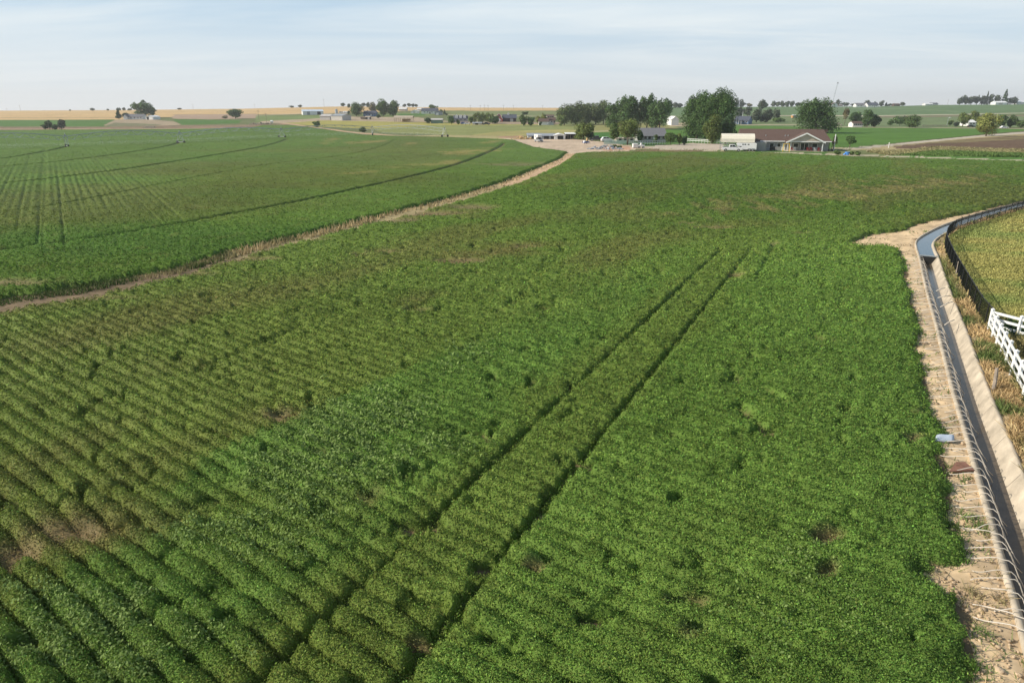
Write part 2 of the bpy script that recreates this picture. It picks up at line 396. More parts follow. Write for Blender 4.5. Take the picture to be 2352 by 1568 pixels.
CREAM = np.array
def ground_colour(X, Y):
    U, V = uv_of(X, Y, terrain(X, Y))
    n1 = fbm(X * .9, Y * .9, 4, 3); n2 = fbm(X * .12, Y * .12, 4, 5)
    far = np.clip((Y - 60) / 300, 0, 1)
    U = U + (n1 - .5) * 26 * (1 - far) + (fbm(X * .05, Y * .05, 3, 9) - .5) * 14 * far
    V = V + (fbm(X * .8, Y * .8, 3, 21) - .5) * 8 * (1 - far) + (fbm(X * .06, Y * .03, 3, 33) - .5) * 1.2 * far
    C = np.zeros(np.shape(X) + (3,)); C[:] = (.135, .155, .06)
    def paint(poly, col, var=.12):
        k = inpoly(U, V, poly)
        C[k] = np.array(col) * (1 + var * 2 * (n1[k] - .5) + var * 2 * (n2[k] - .5))[:, None]
    def stroke(pts, w, col):
        """a strip of the given pixel height along a line of the far ground"""
        us = [p[0] for p in pts]; vs = [p[1] for p in pts]
        k = (U > us[0]) & (U < us[-1]) & (np.abs(V - np.interp(U, us, vs)) < w / 2)
        a = np.clip((w / 2 - np.abs(V[k] - np.interp(U[k], us, vs))) / .45, 0, 1)[:, None]
        C[k] = C[k] * (1 - a) + a * np.array(col) * (1 + .2 * (n1[k] - .5))[:, None]
    # --- far left: stubble, green strips, farm mound
    paint([(-900, 230), (1290, 230), (1290, 254), (1150, 255), (1000, 254), (820, 258), (720, 262), (588, 263), (480, 268), (358, 270), (265, 277), (-900, 277)], (.52, .36, .17), .16)
    stroke([(-900, 271.3), (265, 271.3)], 1.2, (.22, .16, .09))
    paint([(398, 264), (588, 262), (588, 272), (480, 274.5), (398, 273)], (.36, .26, .18))
    stroke([(398, 264), (590, 262)], 1.0, (.2, .15, .1))
    paint([(-900, 278), (265, 275), (263, 291.5), (-900, 292)], (.075, .155, .03))
    paint([(395, 273), (470, 274.5), (556, 276.5), (545, 284), (415, 287.5)], (.075, .155, .03))
    paint([(236, 289), (252, 281), (266, 275.5), (335, 273.5), (398, 279), (415, 287), (330, 291.5)], (.33, .26, .17), .25)
    paint([(240, 290), (262, 282), (330, 284), (372, 287), (330, 291.5)], (.17, .17, .09), .25)
    paint([(-900, 292), (236, 291), (420, 288), (588, 286), (690, 283), (600, 292), (563, 296), (388, 298.5), (0, 301), (-900, 303)], (.25, .17, .11), .35)
    stroke([(-900, 299.5), (0, 297), (388, 296), (570, 293)], 1.4, (.40, .31, .2))
    stroke([(-900, 294), (236, 292.5), (420, 290.5), (588, 287)], 1.2, (.11, .12, .05))
    # --- middle distance, left of the tall trees
    paint([(588, 266), (735, 265), (735, 276), (588, 280)], (.16, .21, .07))
    stroke([(588, 265), (690, 262), (800, 261)], 1.3, (.44, .35, .24))
    paint([(640, 282), (735, 277), (963, 279), (1040, 283), (1176, 286), (1290, 285), (1290, 290), (1000, 290), (850, 297), (740, 291)], (.33, .30, .085), .15)
    paint([(850, 296), (990, 288), (1176, 287.5), (1290, 286), (1400, 285), (1400, 305), (1290, 310), (1176, 316), (1000, 309), (880, 304)], (.22, .24, .085), .15)
    paint([(1144, 302), (1300, 297), (1330, 300), (1300, 309), (1176, 316), (1060, 314)], (.32, .29, .11), .2)
    paint([(1000, 310), (1176, 313), (1215, 316), (1200, 322.5), (1013, 317), (900, 314)], (.36, .31, .15), .2)
    stroke([(645, 282.5), (728, 293.5), (825, 306), (913, 312.6), (1013, 315.5)], 3.4, (.45, .31, .19))
    paint([(588, 284), (604, 279), (800, 268), (960, 270), (1040, 280), (950, 281), (740, 277), (650, 283)], (.38, .30, .20), .3)
    paint([(870, 263), (960, 258), (1010, 262), (965, 268), (880, 268)], (.15, .2, .06))
    paint([(915, 262), (975, 261), (975, 266), (915, 266)], (.07, .15, .03))
    paint([(1040, 279), (1290, 281), (1290, 286), (1040, 284)], (.33, .25, .17), .3)
    paint([(1030, 255), (1290, 256), (1290, 268), (1030, 265)], (.17, .2, .08))
    stroke([(1030, 264), (1280, 268)], 1.4, (.42, .36, .24))
    # --- behind the tall trees and the hill to the right
    paint([(1340, 284), (1540, 284), (1560, 300), (1340, 300)], (.25, .24, .09))
    stroke([(1350, 303), (1400, 301)], 2, (.42, .34, .22))
    paint([(1360, 305), (1400, 304), (1400, 316), (1360, 316)], (.06, .15, .03))
    paint([(1500, 225), (2900, 225), (2900, 268), (2352, 262), (2010, 268), (1820, 266), (1500, 265)], (.12, .185, .08), .12)
    paint([(1520, 265), (1800, 265), (2010, 267), (2900, 264), (2900, 292), (1900, 292), (1520, 288)], (.15, .195, .085), .15)
    stroke([(1790, 266), (1840, 266), (2019, 266), (2196, 263.3), (2352, 259.8), (2900, 250)], 1.9, (.46, .40, .29))
    stroke([(2019, 269), (2196, 267), (2352, 266), (2900, 262)], 3.0, (.20, .16, .10))
    stroke([(1900, 249), (2100, 250.5), (2200, 257)], 1.0, (.22, .27, .14))
    paint([(1540, 283), (1600, 282), (1600, 290), (1540, 291)], (.42, .34, .22))
    paint([(1660, 288), (1909, 292.5), (2236, 295), (2352, 297), (2900, 300), (2352, 300.5), (2239, 311), (1965, 340), (1700, 341), (1500, 330), (1500, 300)], (.085, .17, .03), .15)
    stroke([(1700, 287), (1830, 286.6)], 2, (.40, .34, .22))
    stroke([(1830, 290.6), (1909, 292), (2119, 293.7), (2280, 295), (2900, 300)], 1.6, (.42, .36, .25))
    # --- brown field, gravel road and weedy strips on the right
    paint([(1905, 341), (1972, 341), (2113, 327), (2240, 314), (2352, 306), (2900, 270), (2900, 372), (2352, 366), (2030, 361), (1905, 355)], (.33, .27, .14), .3)
    paint([(2050, 337), (2120, 331), (2240, 318), (2352, 312), (2900, 280), (2900, 358), (2352, 352), (2200, 346), (2060, 341)], (.135, .088, .055), .2)
    paint([(2090, 331), (2200, 322), (2352, 313), (2352, 320), (2200, 328)], (.2, .16, .08), .3)
    stroke([(1930, 343.5), (1972, 338.5), (2113, 324), (2238, 311.5), (2352, 302.5), (2900, 262)], 2.0, (.07, .06, .03))
    stroke([(1930, 344), (1972, 340.5), (2113, 326.5), (2238, 314), (2352, 305), (2900, 266)], 4.6, (.46, .40, .31))
    paint([(2029, 358), (2080, 351), (2154, 344.5), (2240, 347), (2352, 351.5), (2900, 372), (2900, 384), (2352, 367), (2030, 361.5)], (.09, .19, .035), .25)
    C *= (1 + .22 * (fbm(X * .015, Y * .05, 4, 71) - .5) + .18 * (fbm(X * .25, Y * .12, 3, 73) - .5))[..., None]
    # --- farm yard, drive, lawns
    paint([(1400, 300), (1540, 310), (1760, 322), (1905, 340), (1905, 358), (1640, 350), (1480, 342), (1400, 330)], (.085, .16, .04))
    paint([(1150, 317), (1184, 319), (1207, 319.5), (1324, 320), (1380, 326), (1420, 331), (1477, 338.5), (1504, 341), (1452, 345), (1354, 352), (1322, 355), (1300, 352), (1269, 347), (1229, 341), (1184, 325)], (.50, .39, .28), .22)
    paint([(1470, 338), (1560, 331.5), (1590, 329), (1660, 331), (1662, 345), (1504, 342)], (.47, .40, .31), .12)
    paint([(1380, 338), (1450, 336), (1450, 344), (1390, 347)], (.42, .26, .17), .3)
    paint([(1200, 316.5), (1150, 317.5), (1144, 314), (1200, 312)], (.40, .25, .16), .3)
    stroke([(1500, 343), (1602, 345.6), (1754, 351), (1863, 354.6), (2050, 359.5), (2352, 369.5), (2900, 386)], 3.4, (.46, .40, .28))
    stroke([(1905, 340), (1990, 345), (2060, 350)], 2.2, (.42, .34, .23))
    paint([(1900, 341), (2030, 348), (2080, 352), (2040, 358), (1900, 353)], (.16, .18, .07), .3)
    # --- soil below the crops and along the ditch
    k = inpoly(U, V, NF) | inpoly(U, V, PF)
    C[k] = np.array((.20, .145, .08)) * (1 + .5 * (n1[k] - .5))[:, None]
    k = inpoly(U, V, S2 + S1[::-1]) 
    mixf = np.clip((U - 420) / 200, 0, 1)
    C[k] = ((1 - mixf)[..., None] * np.array((.19, .14, .085)) + mixf[..., None] * np.array((.34, .275, .145)))[k] * (1 + .5 * (n1[k] - .5))[:, None]
    paint([(1298, 353), (1322, 355), (1316, 362), (1270, 390), (1230, 405), (1180, 424), (1150, 424), (1240, 386)], (.52, .36, .22), .15)
    dl = dist_line(X, Y, [tuple(p) for p in DL[::4]]); dr = dist_line(X, Y, [tuple(p) for p in DR[::4]])
    k = (Y < 140) & (X > 5) & ~inpoly(U, V, NF) & (dl < dr) & (V > 400)
    sand = np.array((.60, .445, .265)) * (1 + .6 * (n1 - .5) + .4 * (n2 - .5) + .5 * (fbm(X * .35 + Y * .2, X * 2.2 - Y * 3.4, 3, 77) - .5))[..., None]
    wet = np.clip((.75 - dl) / .5, 0, 1)[..., None] * .25
    C[k] = (sand * (1 - wet) + wet * np.array((.42, .34, .25)))[k]
    k = (Y < 140) & (X > 5) & (dr < dl) & (V > 400)
    straw = np.clip((fbm(X * .55, Y * .55, 4, 41) - .42) * 5, 0, 1)[..., None]
    C[k] = ((1 - straw) * np.array((.26, .21, .11)) + straw * np.array((.52, .38, .21)))[k] * (1 + .5 * (n1[k] - .5))[:, None]
    return np.clip(C, .01, .9)

# ------------------------------------------------------------------ ground: one sheet out to the horizon
def grid_rows(v0, v1, step):
    return flat(np.full(int((v0 - v1) / step) + 1, CX), np.arange(int((v0 - v1) / step) + 1) * -step + v0)[1]
yr = np.concatenate([[2.0, 4.5, 6.5], grid_rows(1760, 330, 2.8)])
yr = np.concatenate([yr, np.arange(yr[-1] + .8, 330, .8), np.arange(330, 420, 1.3), np.arange(420, 1216, 4.2), [1230, 1260, 1320, 1450, 1700, 2200, 2900]])
mr_ = np.concatenate([[-2, -1.7, -1.4, -1.2, -1.05], np.arange(-.95, .95, .0017), [1.05, 1.2, 1.4, 1.7, 2]])
Yg, Mg = np.meshgrid(yr, mr_, indexing='ij'); Xg = Yg * Mg
Zg = terrain(Xg, Yg)
near = Yg < 150
Zg = Zg + np.where(near, (fbm(Xg * 1.1, Yg * 1.1, 3, 2) - .5) * .12 - .03, 0)
cand = near & (Xg > 5)
inn = np.zeros(Xg.shape, bool); inn[cand] = inpoly(Xg[cand], Yg[cand], ditch_poly)
# low berm of dug soil beside the ditch, and the trench itself
dlg = np.full(Xg.shape, 99.0); dlg[cand] = dist_line(Xg[cand], Yg[cand], [tuple(p) for p in DL[::3]])
Zg = Zg + np.where(cand & ~inn, -.05 * np.exp(-(dlg / .25) ** 2), 0)
drg = np.full(Xg.shape, 99.0); drg[cand] = dist_line(Xg[cand], Yg[cand], [tuple(p) for p in DR[::3]])
Zg = np.where(cand & ~inn & (np.minimum(dlg, drg) < .22), np.minimum(Zg, -.02), Zg)
Zg[inn] = -1.1
Cg = ground_colour(Xg, Yg)
nr, ncg = Xg.shape
ii = np.arange(nr * ncg).reshape(nr, ncg)
quads = np.stack([ii[:-1, :-1], ii[:-1, 1:], ii[1:, 1:], ii[1:, :-1]], -1).reshape(-1, 4)
g = np_mesh('ground', np.stack([Xg, Yg, Zg], -1).reshape(-1, 3), quads, M['soil'], None, Cg.reshape(-1, 3), True)
tag(g, kind='structure')

# ------------------------------------------------------------------ crops
ROWN = np.array([.607, .795]); ROW_SP = 0.6555
def edge_xy(X, Y): return X + 1.2 * (fbm(X * 1.5, Y * 1.5, 4, 401) - .5), Y + 1.2 * (fbm(X * 1.5, Y * 1.5, 4, 411) - .5)
def field_near(X, Y):
    U, V = uv_of(X, Y)
    n1 = fbm(X * .35, Y * .35, 4, 51); n2 = fbm(X * .07, Y * .07, 3, 61)
    warp = (fbm(X * .25, Y * .25, 3, 71) - .5) * .5
    q = (X * ROWN[0] + Y * ROWN[1]) / ROW_SP + .391 + warp * .55
    far_q = (X * -.50 + Y * .866) / .95 + warp * .5
    topright = np.clip((560 - V) / 90, 0, 1) * np.clip((U - 1150) / 250, 0, 1)
    prof = lambda t: np.abs(np.cos(PI * t)) ** .55
    m = prof(q) * (1 - topright) + prof(far_q) * topright
    # rows stand clear on the left and near the bottom, close up over the rest
    left = np.clip((1150 - U - (V - 800) * .25) / 600, 0, 1) * np.clip((V - 660) / 300, 0, 1)
    bottom = np.clip((V - 1050) / 250, 0, 1) * np.clip((2300 - U) / 900, 0, 1)
    cen = np.clip(1 - np.abs((U - 1250) + (V - 1180) * 1.1) / 240, 0, 1) * np.clip((V - 1000) / 200, 0, 1)
    gap = np.clip(.40 + .70 * left + .55 * bottom + .6 * cen - .1 * np.clip((U - 1500) / 400, 0, 1) + .35 * topright * .6, 0, .95)
    gap = np.clip(gap * (.55 + .9 * n1) + .22 * sstep((Y - 45) / 40), 0, .95) * (1 - .8 * sstep((Y - 130) / 60))
    along = X * ROWN[1] - Y * ROWN[0]
    lump = fbm(along * .75, np.floor(q + .5) * 3.7, 3, 81) * 1.25 - .12
    h = .47 * (1 - gap * (1 - m)) * (.72 + .5 * lump * (.3 + gap) + .14 * (n2 - .5))
    h = h + (fbm(X * 2.4, Y * 2.4, 3, 91) - .5) * .22
    h = h - .45 * np.clip((fbm(X * 1.15, Y * 1.5, 3, 95) - .675) * 7, 0, 1)
    for t in TRACKS:
        wob = .3 * (fbm(X * .9, Y * .9, 3, 101) - .5)
        d = dist_line(X, Y, t) + wob
        h = h * (1 - (.86 - .4 * sstep((Y - 42) / 18)) * np.exp(-(d / .115) ** 2))
    for t in FAINT_TRACKS:
        h = h * (1 - .5 * np.exp(-(dist_line(X, Y, t) / .2) ** 2))
    bare = np.zeros(np.shape(X))
    for (bu, bv, ru, rv, s) in BARE:
        bare = np.maximum(bare, s * np.clip(1.5 - 1.3 * np.hypot((U - bu + (V - bv) * .4) / ru, (V - bv) / rv) - (n1 - .5) * 1.6, 0, 1))
    h = h * (1 - .9 * bare)
    Xe, Ye = edge_xy(X, Y); ed = np.minimum(dist_line(Xe, Ye, BANK_W), dist_line(Xe, Ye, S1_W)) - .03
    h = h * np.clip(ed / .5, 0, 1) ** .7
    return np.maximum(h, 0.0), U, V, bare, n1, n2
BANK_W, S1_W, S2_W = pline(BANK), pline(S1), pline(S2)
BARE = [(40, 1290, 70, 26, 1), (190, 1235, 90, 26, .8), (15, 1315, 60, 18, 1), (1225, 1318, 50, 14, .9), (960, 1495, 26, 9, 1), (1580, 1402, 60, 14, 1), (1900, 1245, 36, 18, 1), (1895, 1330, 32, 26, 1), (960, 1495, 40, 12, 1), (2110, 960, 30, 8, .8), (2105, 1010, 30, 8, .8), (1590, 1470, 40, 20, .4),
        (640, 968, 46, 14, .7), (1060, 606, 60, 6, .9), (1215, 572, 50, 5, .6), (880, 583, 50, 5, 1), (830, 588, 26, 4, .9), (985, 494, 90, 7, .9), (1090, 480, 70, 6, .7), (900, 510, 80, 7, .7), (1640, 527, 50, 4, .9), (1570, 517, 30, 3, .8),
        (1690, 636, 22, 4, .8), (1838, 541, 30, 3, .7), (560, 600, 80, 6, .8), (430, 636, 90, 6, .7), (200, 692, 120, 6, .7), (960, 720, 40, 8, .5), (700, 555, 60, 6, .6), (850, 1160, 40, 24, .4), (1780, 566, 14, 4, .7)]
BND = np.array(pline([(60, 1420), (180, 1320), (290, 1235), (480, 1070), (700, 960), (900, 880), (1130, 770), (1300, 690), (1500, 610)]))
LUSH = [(-400, 1760), (-400, 1700), (0, 1490), (180, 1320), (290, 1235), (480, 1070), (700, 960), (900, 880), (1130, 770), (1180, 690), (1210, 620), (1330, 560), (1560, 540), (1700, 560), (1560, 660), (1400, 800), (1210, 950), (1080, 1080), (900, 1250), (700, 1440), (560, 1600), (500, 1760)]
def col_near(X, Y, U, V, bare, n1, n2):
    j = (fbm(X * .22, Y * .22, 4, 111) - .5)
    Uj, Vj = U + j * 90, V + j * 60 * np.clip((V - 300) / 600, .1, 1)
    C = np.zeros(np.shape(X) + (3,)); C[:] = (.150, .222, .044)
    olive = np.array((.165, .205, .042)); green = np.array((.145, .240, .046)); deep = np.array((.120, .215, .043))
    leftmask = np.clip((1150 - Uj) / 500, 0, 1) * np.clip((Vj - 560) / 200, 0, 1)
    C = C * (1 - leftmask[..., None] * .5) + olive * leftmask[..., None] * .5
    up = np.clip((560 - Vj) / 80, 0, 1)[..., None]
    C = C * (1 - up) + np.array((.120, .200, .036)) * up
    # a greener strip begins at a straight sprayer line on its left
    sd_ = X - np.interp(Y, BND[:, 1], BND[:, 0]) + j * .7
    lw = np.clip((Y - 30) / 14, 0, 1)
    lush = np.clip(sd_ / (.35 + 7 * lw) + .4, 0, 1) * np.clip((Y + 62 - X * .0) / 8 * 0 + (64 - Y) / 10, 0, 1)
    tl = (X - TRACKS[0][0][0] - (Y - TRACKS[0][0][1]) * .5018) * .893          # metres right of the left wheel track
    lush = lush * np.clip((-.5 - tl - 3.5 * j) / 1.3, 0, 1)
    lush = lush * np.clip(.95 + j * 1.6, 0, 1)
    k = lush[..., None]; C = C * (1 - k) + (green * .6 + deep * .4) * k
    r = np.clip((tl - 3.0) / 1.0 + .3 + j * 3, 0, 1)[..., None] * np.clip((V - 500) / 120, 0, 1)[..., None]
    C = C * (1 - r) + green * r
    dp = (np.clip((U - 1700) / 400, 0, 1) * np.clip((V - 560) / 300, 0, 1))[..., None] * .6
    C = C * (1 - dp) + deep * dp
    k = lush > .5
    # brownish and yellowing drifts
    br = np.clip((fbm((X * .45 + Y * .89) * .035, (X * .89 - Y * .45) * .12, 4, 121) - .52) * 6, 0, 1) * np.clip((1.1 - r[..., 0]), .0, 1)
    br = br * np.where(k, .2, .6)
    for (bu, bv, ru, rv, s) in ((1090, 592, 150, 16, 1), (1200, 570, 120, 10, .7), (960, 700, 70, 20, .8), (1400, 500, 160, 14, .5), (1500, 440, 120, 16, .4), (640, 970, 120, 40, .6), (180, 1240, 150, 60, .9), (1690, 520, 120, 10, .5), (1640, 376, 100, 8, .6), (960, 490, 160, 18, .6), (400, 850, 120, 30, .35)):
        br = np.maximum(br, s * np.clip(1.35 - np.hypot((U - bu + (V - bv)) / ru, (V - bv) / rv) - j * 2, 0, 1))
    br = br[..., None]
    C = C * (1 - br * .58) + np.array((.195, .145, .060)) * br * .58
    tan = np.zeros(np.shape(X))
    for (bu, bv, ru, rv, s) in ((1900, 452, 180, 16, .9), (2080, 436, 150, 12, .9), (1740, 462, 120, 10, .7), (2010, 415, 160, 8, .4)):
        tan = np.maximum(tan, s * np.clip(1.3 - np.hypot((U - bu) / ru, (V - bv + (U - bu) * .14) / rv) - (fbm(X * .6, Y * .25, 3, 131) - .5) * 4, 0, 1))
    tan = tan[..., None]
    C = C * (1 - tan * .75) + np.array((.30, .255, .10)) * tan * .75
    # drifts of paler broad-leaved weeds
    weed = np.zeros(np.shape(X))
    for (bu, bv, ru, rv, s) in ((820, 1040, 150, 80, 1), (700, 1120, 120, 70, .7), (480, 1260, 140, 60, .7), (250, 1450, 220, 70, .8), (950, 960, 90, 40, .7), (100, 1530, 200, 60, .7), (860, 1180, 60, 50, .7), (1080, 830, 60, 30, .5), (1830, 1340, 60, 60, .25), (1780, 1450, 200, 80, .12)):
        weed = np.maximum(weed, s * np.clip(1.25 - np.hypot((U - bu) / ru, (V - bv) / rv) - (fbm(X * .7, Y * .7, 3, 141) - .5) * 3.2, 0, 1))
    C = C * (1 - bare[..., None] * .7) + np.array((.28, .205, .11)) * bare[..., None] * .7
    C = C * (1 + .5 * (fbm(X * 1.3, Y * 1.3, 3, 151) - .5) + .3 * (n2 - .5))[..., None]
    return C, weed
def field_pivot(X, Y):
    U, V = uv_of(X, Y)
    n1 = fbm(X * .3, Y * .3, 4, 251); n2 = fbm(X * .05, Y * .05, 3, 261)
    PN = np.array([PV[1], -PV[0]])
    q = (X * PN[0] + Y * PN[1]) / .9 + (n1 - .5) * .35
    ang = np.array([.83, .55]); q2 = (X * -ang[1] + Y * ang[0]) / .95 + (n1 - .5) * .6
    lft = np.clip((520 - U) / 300, 0, 1) * np.clip((520 - V) / 60, 0, 1)
    m = np.abs(np.cos(PI * q)) ** .6 * lft + np.abs(np.cos(PI * q2)) ** .6 * (1 - lft)
    gap = np.clip(.18 + .55 * np.clip((V - 480) / 100, 0, 1), 0, .8) * (.3 + 1.4 * n1)
    h = .5 * (1 - np.clip(gap + .15, 0, .9) * (1 - sstep((Y - 110) / 90)) * (1 - m)) + (fbm(X * 1.5, Y * 1.5, 3, 291) - .5) * .2 + .08 * (n2 - .5)
    for i, t in enumerate(PIVOT_ARCS):
        d = dist_line(X, Y, t); w = (.55, .6, .6, .6, .3)[i]
        h = h * (1 - (.92, .9, .9, .9, .55)[i] * np.exp(-(d / w) ** 4))
    for i, t in enumerate(PIVOT_LINES):
        w = .13; d = dist_line(X, Y, t)
        h = h * (1 - (.34 if i in (2, 4) else .22) * np.exp(-(d / w) ** 4))
    bare = np.zeros(np.shape(X))
    for (bu, bv, ru, rv, s) in ((20, 657, 90, 7, .9), (640, 600 - 28, 60, 5, .5), (1185, 380, 60, 4, .5)):
        bare = np.maximum(bare, s * np.clip(1.4 - np.hypot((U - bu) / ru, (V - bv) / rv) - (n1 - .5) * 2, 0, 1))
    Xe, Ye = edge_xy(X, Y); ed = dist_line(Xe, Ye, S2_W) - .03
    return np.maximum(h * (1 - .9 * bare) * np.clip(ed / .5, 0, 1) ** .6, 0), U, V, bare, n1, n2
def col_pivot(X, Y, U, V, bare, n1, n2):
    j = fbm(X * .03, Y * .06, 4, 301) - .5
    C = np.zeros(np.shape(X) + (3,)); C[:] = (.125, .208, .036)
    ol = np.clip(1.3 - np.abs(V - 430 + (U - 500) * .11) / 60 + j * 2.5, 0, 1)[..., None] * np.clip((1150 - U) / 200, 0, 1)[..., None]
    C = C * (1 - ol * .8) + np.array((.140, .168, .038)) * ol * .8
    b2 = np.clip(1.3 - np.abs(V - 560) / 40 - j * 2, 0, 1)[..., None] * .5
    C = C * (1 - b2) + np.array((.080, .172, .032)) * b2
    tan = np.zeros(np.shape(X))
    for (bu, bv, ru, rv, s) in ((1075, 352, 60, 5, 1), (1030, 378, 45, 4, .8), (840, 329, 40, 2.5, 1), (770, 322, 20, 3, .8), (745, 332, 16, 3, .7), (1130, 329, 16, 3, .8), (940, 334, 14, 3, .8), (985, 382, 80, 3, .6), (830, 402, 60, 3, .5), (1080, 357, 30, 3, .8)):
        tan = np.maximum(tan, s * np.clip(1.35 - np.hypot((U - bu) / ru, (V - bv + (U - bu) * .06) / rv) - (n1 - .5) * 3.5, 0, 1))
    tan = tan[..., None]
    C = C * (1 - tan * .75) + np.array((.33, .27, .09)) * tan * .75
    C = C * (1 - bare[..., None] * .7) + np.array((.26, .19, .11)) * bare[..., None] * .7
    for i, t in enumerate(PIVOT_ARCS[:4]):                     # wet wheel ruts of the boom
        rut = (np.exp(-(dist_line(X, Y, t) / (.5, .5, .55, .55)[i]) ** 4) * .5)[..., None]
        C = C * (1 - rut) + np.array((.05, .045, .022)) * rut
    fleck = np.clip((fbm(X * .8, Y * .8, 3, 311) - .66) * 8, 0, 1)[..., None]
    C = C * (1 - fleck * .35) + np.array((.20, .20, .06)) * fleck * .35
    C = C * (1 + .4 * (fbm(X * .6, Y * .6, 3, 321) - .5) + .3 * (n2 - .5))[..., None]
    return C, np.zeros(np.shape(X))
def edge_uv(X, Y):
    """ground point in the outline frame, edges roughened by about half a metre"""
    return uv_of(*edge_xy(X, Y))
def build_crop(name, label, cat, poly, field, colour, rows, n_leaf, vr, mlim):
    Yc, Mc = np.meshgrid(rows, np.arange(*mlim, .0021), indexing='ij'); Xc = Yc * Mc
    eu, ev = edge_uv(Xc, Yc); inside = inpoly(eu, ev, poly)
    # thin the canopy towards the rim so that the edge slopes down to the soil
    hgt, U, V, bare, n1, n2 = field(Xc, Yc); C, weed = colour(Xc, Yc, U, V, bare, n1, n2)
    rim = inside.copy()
    rim[1:] &= inside[:-1]; rim[:-1] &= inside[1:]; rim[:, 1:] &= inside[:, :-1]; rim[:, :-1] &= inside[:, 1:]
    Zc = np.where(rim, hgt - .07, -.08)
    C = C * (1 - bare[..., None] * .5) + np.array((.32, .235, .135)) * bare[..., None] * .5
    low = np.clip((.13 - hgt) / .1, 0, 1)[..., None] * .7        # where nothing grows the soil shows
    C = C * (1 - low) + np.array((.18, .14, .07)) * low
    a, b = Xc.shape; idx = np.arange(a * b).reshape(a, b)
    qd = np.stack([idx[:-1, :-1], idx[:-1, 1:], idx[1:, 1:], idx[1:, :-1]], -1).reshape(-1, 4)
    qi = inside.ravel()[qd].any(1); qd = qd[qi]
    used, inv = np.unique(qd, return_inverse=True); qd = inv.reshape(-1, 4)
    P0 = np.stack([Xc, Yc, Zc], -1).reshape(-1, 3)[used]; C0 = C.reshape(-1, 3)[used]
    # leaves and sprigs over it
    u = rng.uniform(-330, 2680, n_leaf); v = rng.uniform(vr[0], vr[1], n_leaf)
    x, y = flat(u, v, .35)
    eu, ev = edge_uv(x, y); k = inpoly(eu, ev, poly); x, y = x[k], y[k]
    h, U, V, bare, n1, n2 = field(x, y); C, weed = colour(x, y, U, V, bare, n1, n2)
    k = (h > .015) & (rng.random(len(x)) > bare * .75); x, y, h, C, weed = x[k], y[k], h[k], C[k], weed[k]
    n = len(x); dep = np.hypot(y, 12.0)
    e = .15
    gx = (field(x + e, y)[0] - h) / e; gy = (field(x, y + e)[0] - h) / e
    nrm = np.stack([-gx, -gy, np.ones(n)], 1); nrm /= np.linalg.norm(nrm, axis=1, keepdims=True)
    isweed = rng.random(n) < weed * .26
    size = np.minimum(2.0 * dep / 683, .11 + .0009 * dep) * rng.uniform(.6, 1.35, n) * np.where(isweed, 1.65, 1)
    pos = np.stack([x, y, h + rng.normal(0, 1, n) * np.minimum(.042 + .0003 * dep, .06) + isweed * .09], 1)
    tone = np.exp(rng.normal(0, 1, n) * .28 * np.clip(1.15 - dep / 200, .35, 1))[:, None]
    C = C * tone * (1 + rng.normal(0, .08, (n, 3)))
    yel = rng.random(n) < .02; C[yel] = C[yel] * .5 + np.array((.22, .20, .05)) * .5
    C[isweed] = np.array((.215, .300, .090)) * rng.uniform(.75, 1.25, (isweed.sum(), 1))
    lv, lq, lc = leaves(pos, size, nrm + rng.normal(0, 1, (n, 3)) * (.72 * np.clip(1.15 - dep / 170, .3, 1))[:, None], np.clip(C, .008, .6), aspect=.55)
    o = np_mesh(name, np.concatenate([P0, lv]), np.concatenate([qd, lq + len(P0)]), M['leaf'], None, np.concatenate([np.clip(C0, .008, .6), lc]), False)
    return tag(o, label, cat, kind='stuff')
_n = grid_rows(1720, 500, 2.5); _n = _n[:np.argmax(np.diff(_n) > .27)]
rows_near = np.concatenate([_n, np.arange(_n[-1] + .27, 196, .27)])
rows_piv = np.concatenate([np.arange(38, 150, .3), np.arange(150, 240, .5), np.arange(240, 490, 1.2)])
build_crop('mint_crop', 'dense leafy green row crop filling the big field in front of the ditch', 'crop', NF, field_near, col_near, rows_near, 1350000, (335, 1680), (-.98, .98))
build_crop('circle_crop', 'green crop with curved wheel tracks under the irrigation boom', 'crop', PF, field_pivot, col_pivot, rows_piv, 420000, (286, 770), (-.95, .2))

# ------------------------------------------------------------------ irrigation ditch on the right
def strip_mesh(name, offs, mat, kind=None, i0=0, i1=None, parent=None, smooth=False, jit=0.0):
    """a ribbon along the ditch; offs = cross-section [(offset towards the right bank, z)]"""
    a = DL[i0:i1]; b = DN[i0:i1]; n = len(a)
    v = np.concatenate([np.column_stack([a + b * o, np.full(n, z) + (rng.normal(0, jit, n) if jit else 0)]) for o, z in offs])
    k = len(offs); q = []
    for j in range(k - 1):
        r = np.arange(n - 1); q.append(np.stack([j * n + r, j * n + r + 1, (j + 1) * n + r + 1, (j + 1) * n + r], 1))
    o = np_mesh(name, v, np.concatenate(q), mat, parent, None, smooth)
    if kind: o['kind'] = kind
    return o
W = DITCH_W
strip_mesh('ditch', [(-.14, -.10), (-.14, .05), (-.02, .05), (.0, .03), (.33, -.62), (W - .33, -.62), (W, .03), (W + .02, .05), (W + .16, .05), (W + .16, -.10)], M['concrete'], 'structure')
m = MB(); wj = []
for i in range(6, len(DL) - 4, 8):                           # dark joints between the cast lengths
    p_, n_ = DL[i], DN[i]; t_ = np.array([n_[1], -n_[0]])
    for o0, z0, o1, z1 in ((.005, .03, .325, -.605), (W - .325, -.605, W - .005, .03)):
        c4 = []
        for o_, z_ in ((o0, z0), (o1, z1)):
            for s__ in (-.018, .018): q_ = p_ + n_ * o_ + t_ * s__; c4.append((q_[0], q_[1], z_ + .006))
        m.add([c4[0], c4[1], c4[3], c4[2]], [(0, 1, 2, 3)])
tag(m.build('ditch_joints', 'rubble'), kind='structure')
